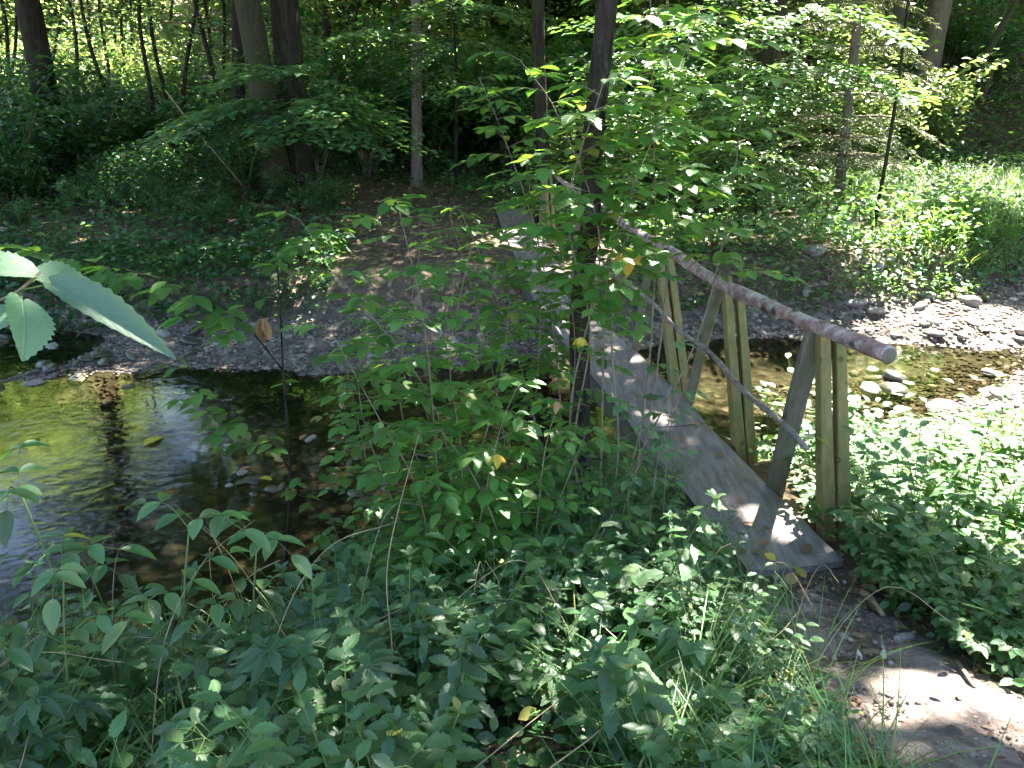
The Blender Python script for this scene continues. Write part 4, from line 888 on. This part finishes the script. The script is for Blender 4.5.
def up(px0, py0, px1, py1, Yd, top=9.5, dx=0, dy=0, sink=.15):
    a = np.array(at(px0, py0, Yd)); b = np.array(at(px1, py1, Yd)); d = (b-a)/(b[2]-a[2]); g = Hs(a[0], a[1])-sink
    return [tuple(a+d*(g-a[2])), tuple(a+d*(g+.7-a[2])), tuple(b), tuple(b+np.array([dx*.4, dy*.4, (top-b[2])*.45])), (b[0]+dx, b[1]+dy, top)]
T(up(60, 185, 27, 0, 15.5, dx=-.6), .24, 'bark', 'dark leaning trunk at the far left beyond the creek')
T(up(280, 205, 247, 0, 13.3, dx=-.6, dy=-1), .22, 'bark_green', 'left one of the two big mossy trunks behind the creek, leaning left')
T(up(299, 195, 284, 0, 13.7, dx=.3, dy=-1), .25, 'bark', 'right and thicker one of the two big trunks behind the creek')
T(up(240, 190, 237, 0, 15.5, dx=.3, top=8), .13, 'bark', 'dark narrow trunk just behind the two big trunks')
T(up(417, 195, 416, 0, 14.5, dx=.3, dy=-1.5), .095, 'bark_pale', 'slender brown trunk between the big trunks and the bridge')
T(up(546, 215, 538, 0, 11.6, dx=.2, dy=-1), .10, 'bark', 'dark trunk standing at the far end of the bridge')
T(up(758, 200, 774, 20, 14.2, dx=.2, dy=-1.5), .20, 'bark_green', 'mossy trunk half hidden by leaves above the handrail')
T(up(913, 150, 942, 0, 20, dx=.5), .26, 'bark_pale', 'tall pale reddish trunk on the right before the dark slope')
T(up(893, 110, 902, 0, 23, dx=.5), .24, 'bark_pale', 'hazy pale trunk just left of the tall reddish trunk')
T(up(940, 150, 1000, 30, 17.5, dx=2.5, top=8), .08, 'bark_green', 'thin mossy trunk leaning right before the dark slope')
T(up(355, 100, 350, 0, 24, dx=.5), .16, 'bark', 'dim trunk far behind, right of the two big trunks')
T(up(329, 110, 326, 0, 22, dx=.5), .12, 'bark', 'dim slim trunk far behind, beside the right big trunk')
T(up(391, 120, 391, 0, 18, dx=.1, top=7), .035, 'bark_black', 'thin straight black stem between the big trunks and the slender one')
T(up(1010, 120, 1018, 0, 26, dx=.5), .22, 'bark', 'dark trunk on the slope in the upper right corner')
T(up(690, 170, 700, 0, 19, dx=.5), .12, 'bark', 'trunk mostly hidden in leaves above the middle of the handrail')
T([(9.5, 9.5, -.1), (9.6, 9.5, 2), (9.2, 9.4, 5), (8.2, 9.2, 9)], .2, 'bark', 'unseen mossy trunk added for shade on the far bank beyond the right edge')  # this and the next two trees are out of view, added for their shade
T([(6.8, 3.2, -.3), (6.9, 3.3, 2), (6.6, 4, 5), (6.3, 5, 9)], .17, 'bark', 'unseen trunk added for shade on the near bank beyond the right edge')
T([(-6.6, 4.0-.8, -.1), (-6.7, 3.3, 2), (-6.4, 4, 5), (-6.0, 5, 9)], .17, 'bark', 'unseen trunk added for shade on the near bank beyond the left edge')
TR.append((central, cP, cR, 'bark_black'))
for (xa, ya, za, r_) in [(.33, 3.34, .62, .03), (.33, 3.35, 1.5, .026), (.36, 3.37, 2.0, .022)]: pass
# canopy clumps: each goes to the nearest tree
NC = 2900
cx_ = rng.uniform(-13, 16, NC); cy2 = rng.uniform(3.2, 27, NC); cz = rng.uniform(7.2, 12.5, NC)
top_xy = np.array([[t[1][-1][0], t[1][-1][1]] for t in TR]); d2 = (cx_[:, None]-top_xy[None, :, 0])**2+(cy2[:, None]-top_xy[None, :, 1])**2
own = np.argmin(d2*np.where(np.arange(len(TR)) == len(TR)-1, 2.5, 1)[None], 1); PER = 125
allow = np.sqrt(d2[np.arange(NC), own]) < 7.5
for ti, (e, P, R, mt) in enumerate(TR):
    idx = np.where((own == ti) & allow)[0]
    if len(idx) == 0: idx = np.array([], int)
    C = np.stack([cx_[idx], cy2[idx], cz[idx]], 1); L0 = np.array(e.location); tb = Tubes(6)
    if len(C) == 0: C = np.array([[P[-1][0], P[-1][1], 8.5+.1*k] for k in range(3)])
    for k in range(min(len(C), 14)):
        s = P[int(len(P)*rnd(.62, .97))]; c = C[k]; mid = (s+c)/2+np.array([0, 0, .4]); rr = resample([s, mid, c], .5)
        tb.add(rr-L0, np.linspace(.05, .012, len(rr)), 5, False)
    link('limb', tb.mesh('limb', M[mt]), e)
    q = np.repeat(C, PER, 0); n = len(q)
    off = rng.normal(0, 1, (n, 3))*np.array([.62, .62, .22]); q = q+off; q = q[blocked(q)]; n = len(q)
    az = rng.random(n)*2*PI; D = np.stack([np.cos(az), np.sin(az), rng.normal(-.15, .3, n)], 1); U = np.stack([rng.normal(0, .45, n), rng.normal(0, .45, n), np.ones(n)], 1)
    LL = .19*(.7+.5*rng.random(n)); link('crown', leaf_mesh('crown', M['canopy'], T_FAR, q-L0, D, U, LL, LL*.62), e)

# ------------------------------------------------------------------ beech sprays: layered low branches
def tiered(name, base, top, tiers, L, label, cat='sapling', mat='beech', r=.03, bark='bark', seed=1, n_leaf=36, tm=T_MID, wid=.5):
    """young tree whose leaves lie in flat layers; tiers = (height point, tip point)"""
    random.seed(seed); b = np.array(base, float); t = np.array(top, float); e = empty(name, tuple(b)); tag(e, label, cat)
    tb = Tubes(8); P = resample([b, (b+t)/2+np.array([.05, 0, 0]), t], .3)-b; tb.add(P, np.linspace(r, r*.45, len(P))); tr = link('trunk', tb.mesh('trunk', M[bark]), e)
    lv = Leaves(tm); lb = Tubes(5)
    for a, c in tiers:
        a, c = np.array(a, float)-b, np.array(c, float)-b; rr = resample([a, (a+c)/2+np.array([0, 0, .12]), c], .12); lb.add(rr, np.linspace(r*.4, r*.08, len(rr)), 5, False)
        m = len(rr); hd = norm(c-a); sdv = norm(np.cross(hd, (0, 0, 1)))
        for i in range(int(m*.2), m):
            for sg in (1, -1):
                tl = wid*math.sin(PI*min(1, .25+.75*(1-i/m)))*rnd(.6, 1.1)+.06; dv = norm(sdv*sg+hd*.8); q0 = rr[i]; lb.add([q0, q0+dv*tl+np.array([0, 0, -.04])], [.003, .001], 3, False)
                k = max(1, int(tl/(L*.42)))
                for j in range(k+1):
                    q = q0+dv*tl*(j+.3)/(k+.3)+np.array([rnd(-.02, .02), rnd(-.02, .02), rnd(-.03, .03)]); az = math.atan2(dv[1], dv[0])+(-1)**j*rnd(.3, .9)
                    lv.add(q, rdir(az, rnd(-.25, .1)), (rnd(-.2, .2), rnd(-.2, .2), 1), L*rnd(.8, 1.15), L*.62)
    link('limb', lb.mesh('limb', M[bark]), e); link('foliage', lv.mesh('foliage', M[mat]), e); return e
g = lambda x, y: (x, y, Hs(x, y)-.05)
tiered('young_beech', g(-3.2, 12.1), (-3.1, 12.0, 3.6), [(at(300, 95, 12), at(165, 140, 11.2)), (at(300, 95, 12), at(385, 145, 11.4)), (at(298, 80, 12), at(225, 88, 11.5)), (at(302, 78, 12), at(360, 110, 11.6)), (at(300, 105, 12), at(250, 135, 11.0)), (at(300, 110, 12), at(325, 130, 11.1)),
        (at(300, 50, 12), at(400, 40, 11.8)), (at(300, 100, 12), at(200, 120, 11.4)), (at(298, 100, 11.8), at(180, 135, 10.8)), (at(300, 115, 11.8), at(300, 140, 10.6)), (at(300, 80, 12), at(270, 75, 11)), (at(302, 100, 12), at(370, 135, 10.9)), (at(302, 100, 12), at(345, 120, 10.6))], .135, 'young beech with flat leafy layers spread before the two big trunks', seed=31, r=.025, wid=.75, mat='beech')
tiered('young_beech', g(4.9, 10.8), (4.9, 11, 3.4), [(at(800, 60, 11), at(905, 98, 10)), (at(790, 70, 11), at(860, 88, 10)), (at(800, 10, 11), at(900, 42, 10.2)), (at(790, 20, 11), at(840, 18, 10.2)), (at(800, 60, 11), at(760, 100, 10)), (at(800, 90, 11), at(820, 120, 10)), (at(800, 20, 11), at(745, 40, 10)), (at(790, 100, 11), at(735, 130, 10))], .10, 'young beech with white-glinting flat layers left of the spruce', seed=32, r=.03, wid=.55)
tiered('young_beech', g(3.3, 10.9), (3.2, 10.9, 3.8), [(at(745, y0, 10.9), at(x1, y1, Y1)) for y0, x1, y1, Y1 in [(20, 690, 40, 10), (20, 800, 50, 10.2), (60, 700, 95, 9.8), (60, 800, 100, 10), (100, 690, 130, 9.8), (110, 790, 150, 10), (140, 700, 180, 9.7), (150, 800, 190, 10), (0, 740, 10, 10), (90, 740, 110, 9.7), (170, 740, 200, 9.7)]], .09, 'young beech whose low layers hang above the middle of the handrail', seed=33, r=.03, wid=.6)
tiered('young_beech', g(1.9, 12.2), (1.8, 12.3, 3.8), [(at(640, y0, 12.2), at(x1, y1, Y1)) for y0, x1, y1, Y1 in [(20, 590, 30, 11.5), (10, 690, 30, 11.5), (50, 600, 80, 11.5), (60, 690, 90, 11.5), (90, 600, 120, 11.2), (110, 680, 140, 11.2), (150, 620, 180, 11)]], .09, 'young beech behind the leafy clump at the far end of the bridge', seed=34, r=.03, wid=.6)
tiered('young_beech', g(-1.0, 14.5), (-1.0, 14.5, 4.2), [(at(455, y0, 14.5), at(x1, y1, Y1)) for y0, x1, y1, Y1 in [(10, 380, 30, 13.5), (10, 520, 20, 13.5), (40, 400, 70, 13.5), (40, 520, 60, 13.5), (70, 420, 95, 13.2), (80, 500, 110, 13.2), (0, 450, 20, 13)]], .10, 'young beech with bluish leaves between the slender trunk and the bridge', seed=35, r=.03, wid=.8)

# spruce
def spruce():
    random.seed(50); b = np.array(up(838, 200, 861, 0, 13)[0]); pts = up(838, 200, 861, 0, 13, top=7.5, dx=.4); e = empty('young_spruce', tuple(b)); tag(e, 'young spruce with thin trunk and drooping needle branches beyond the creek', 'spruce')
    P = resample(pts, .3)-b; tb = Tubes(9); tb.add(P, np.linspace(.085, .03, len(P))); link('trunk', tb.mesh('trunk', M['bark_pale']), e)
    nd = Leaves(T_FAR); lb = Tubes(4)
    for k in range(120):
        f = .12+.85*(k/120)**1.35; i = int(f*len(P)); p = P[min(i, len(P)-1)]; az = k*2.4; ln = rnd(.9, 1.9)*(1.1-.6*f)
        rr = resample([p, p+rdir(az, -.05)*ln*.5, p+rdir(az, -.28)*ln], .1); lb.add(rr, np.linspace(.012, .004, len(rr)), 4, False)
        for j in range(2, len(rr)):
            for sg in (1, -1):
                a = az+sg*rnd(.6, 1.1); sl = rnd(.15, .42)*(1.2-j/len(rr)); d = rdir(a, rnd(-.6, -.15)); q0 = rr[j]
                m = int(sl/.016)
                for u in range(m):
                    q = q0+d*sl*u/m; nd.add(q, norm(d*.7+rdir(a+(-1)**u*1.2, rnd(-.2, .35))), (rnd(-1, 1), rnd(-1, 1), 1), rnd(.04, .065), .017)
    link('limb', lb.mesh('limb', M['twig']), e); link('foliage', nd.mesh('foliage', M['needle']), e)
spruce()

# ------------------------------------------------------------------ background saplings and thicket
def thicket_proto(h, w, n, L, name='woodland_shrub', mat='thicket'):
    e = empty(name); tb = Tubes(5)
    C = []
    for k in range(9):
        az = rnd(0, 6.28); r = w*rnd(.2, .95); z = h*rnd(.55, 1); rr = resample([(0, 0, -.1), tuple(rdir(az, 0)*r*.4+np.array([0, 0, z*.55])), tuple(rdir(az, 0)*r+np.array([0, 0, z]))], .3)
        tb.add(rr, np.linspace(.022, .006, len(rr)), 5, False)
        for j in range(2, len(rr)): C.append(rr[j]); C.append(rr[j]+np.array([rnd(-.3, .3), rnd(-.3, .3), rnd(-.3, .2)])*w*.6)
    C = np.array(C); q = C[rng.integers(0, len(C), n)]+rng.normal(0, 1, (n, 3))*np.array([.30, .30, .14])*w*.6
    q = q[q[:, 2] > .05]; n = len(q); az = rng.random(n)*2*PI; D = np.stack([np.cos(az), np.sin(az), rng.normal(-.15, .3, n)], 1); U = np.stack([rng.normal(0, .4, n), rng.normal(0, .4, n), np.ones(n)], 1)
    LL = L*(.7+.6*rng.random(n)); link('stem', tb.mesh('stem', M['twig']), e); link('foliage', leaf_mesh('foliage', M[mat], T_FAR, q, D, U, LL, LL*.6), e); return e
def sap_proto(h, n, L, mat='thicket'):
    e = empty('woodland_sapling'); tb = Tubes(6); ben = rdir(rnd(0, 6.28), 0)*rnd(.2, .9); pts = [tuple(ben*(f**1.5)+np.array([rnd(-.05, .05), rnd(-.05, .05), h*f-.15*(f == 0)])) for f in np.linspace(0, 1, 6)]
    P = resample(pts, .3); tb.add(P, np.linspace(.045, .012, len(P))); C = []
    for k in range(16):
        i = int(len(P)*rnd(.3, .98)); az = rnd(0, 6.28); ln = rnd(.5, 1.3); c = P[i]+rdir(az, .3)*ln; tb.add([P[i], c], [.010, .004], 4, False); C += [P[i]*.4+c*.6, c, c]
    C = np.array(C); q = C[rng.integers(0, len(C), n)]+rng.normal(0, 1, (n, 3))*np.array([.32, .32, .10]); az = rng.random(n)*2*PI; D = np.stack([np.cos(az), np.sin(az), rng.normal(-.15, .3, n)], 1); U = np.stack([rng.normal(0, .4, n), rng.normal(0, .4, n), np.ones(n)], 1)
    LL = L*(.7+.6*rng.random(n)); link('trunk', tb.mesh('trunk', M['bark_black']), e); link('foliage', leaf_mesh('foliage', M[mat], T_FAR, q, D, U, LL, LL*.6), e); return e
random.seed(77)
SH = [thicket_proto(rnd(1.5, 2.4), 1.1, 1500, .13) for _ in range(4)]
SHC = [thicket_proto(rnd(1.2, 2.0), 1.0, 1300, .12, mat='cover') for _ in range(3)]
SA = [sap_proto(rnd(5, 7), 900, .14) for _ in range(5)]
FT = [thicket_proto(rnd(11, 15), 3.6, 5200, .36, 'far_tree') for _ in range(4)]
def put(protos, n, x0, x1, y0, y1, label, cat, group, cond=lambda x, y: True, s=(.8, 1.3)):
    c = t = 0
    while c < n and t < n*30:
        t += 1; x, y = rnd(x0, x1), rnd(y0, y1)
        if cond(x, y) and y > Yl(x)+.5: place(protos, x, y, rnd(*s), label, cat, group, tilt=.06); c += 1
clear = lambda x, y: abs(x+1.4+.1*(y-11)) > 1.7 or y > 16
put(SHC, 22, -12, -2.5, 10.6, 12.5, 'low shaded bush just behind the gravel bar on the left', 'bush', 'low bushes just behind the gravel bar', s=(.28, .42))
put(SHC, 46, -16, -1, 13.5, 21, 'dark bush in the shade between the trunks beyond the gravel bar', 'bush', 'shaded bushes beyond the gravel bar', clear)
put(SHC, 18, -11, -4.3, 11.6, 14, 'small dark bush on the shaded far bank on the left', 'bush', 'small bushes on the shaded left bank', s=(.45, .75))
put(SH, 44, -24, 2, 19, 28, 'sunlit bush of the open wood far behind on the left', 'bush', 'sunlit bushes far behind on the left')
put(SHC, 34, -3, 3.5, 14.5, 23, 'tall dark bush in the middle of the wood behind the far end of the bridge', 'bush', 'dark bushes in the middle of the wood', clear, s=(1.1, 1.9))
put(SH, 16, 0, 9, 15, 24, 'leafy bush behind the far end of the bridge', 'bush', 'bushes behind the far end of the bridge', clear)
put(SH, 10, .6, 3.6, 11.5, 14, 'low leafy bush on the far bank behind the handrail', 'bush', 'low bushes behind the handrail', s=(.5, .85))
put(SHC, 36, 6, 24, 16.5, 30, 'dim bush on the steep slope in the upper right', 'bush', 'bushes on the slope in the upper right')
put(SA, 26, -6, 8, 16, 27, 'slim leafy sapling in the wood behind the bridge', 'sapling', 'saplings in the wood behind the bridge')
put(SA, 14, 8, 20, 20, 30, 'slim leafy sapling on the dim slope in the upper right', 'sapling', 'saplings on the slope in the upper right')
put(FT, 46, -34, 4, 29, 44, 'sunlit tree of the far woodland edge on the left', 'tree', 'sunlit trees of the far woodland edge', lambda x, y: not (-.52 < x/y < -.29))
put(SH, 46, -26, -6, 28, 46, 'sunlit bush at the far woodland edge in the upper left', 'bush', 'sunlit bushes at the far woodland edge', s=(1.1, 1.9))
put(FT, 26, 2, 40, 27, 48, 'leafy tree far up the wooded slope on the right', 'tree', 'trees far up the wooded slope')
flush(SH+SHC+SA+FT)
# thin dark stems against the bright wood in the upper left
for (x0, y0, x1, y1, Yd) in [(79, 0, 113, 113, 18), (70, 0, 80, 100, 20), (139, 0, 150, 96, 17), (148, 0, 164, 90, 17.5), (195, 0, 183, 98, 18), (100, 0, 108, 80, 22), (122, 0, 124, 85, 23), (4, 20, 14, 115, 19), (18, 0, 8, 90, 21), (205, 0, 212, 85, 20), (60, 10, 50, 80, 24), (88, 20, 94, 90, 25), (132, 20, 136, 90, 24), (172, 0, 170, 90, 23), (222, 0, 226, 90, 19), (112, 20, 117, 80, 26)]:
    pts = up(x1, y1, x0, y0, Yd, top=6.5, dx=rnd(-.5, .5)); P = resample(pts, .3); e = empty('thin_tree', tuple(P[0])); tag(e, 'thin dark stem standing against the bright wood in the upper left', 'sapling', 'thin stems against the bright wood')
    tb = Tubes(6); tb.add(P-P[0]+np.array([[.04*math.sin(i*.8+Yd), 0, 0] for i in range(len(P))]), np.linspace(.05, .02, len(P))); link('trunk', tb.mesh('trunk', M['bark_black']), e)
    n = 260; C = P[rng.integers(int(len(P)*.45), len(P), n)]-P[0]; q = C+rng.normal(0, 1, (n, 3))*np.array([.6, .6, .3]); az = rng.random(n)*2*PI
    link('foliage', leaf_mesh('foliage', M['thicket'], T_FAR, q, np.stack([np.cos(az), np.sin(az), rng.normal(-.1, .3, n)], 1), np.stack([rng.normal(0, .4, n), rng.normal(0, .4, n), np.ones(n)], 1), .14, .085), e)
stick('fallen_branch', [at(165, 90, 13), at(200, 135, 12.6), at(240, 182, 12.2)], .010, 'straw', 'pale bare branch leaning in the shade left of the two big trunks', 'branch')
for o in COL.objects:
    if '_top' in o.keys(): del o['_top']
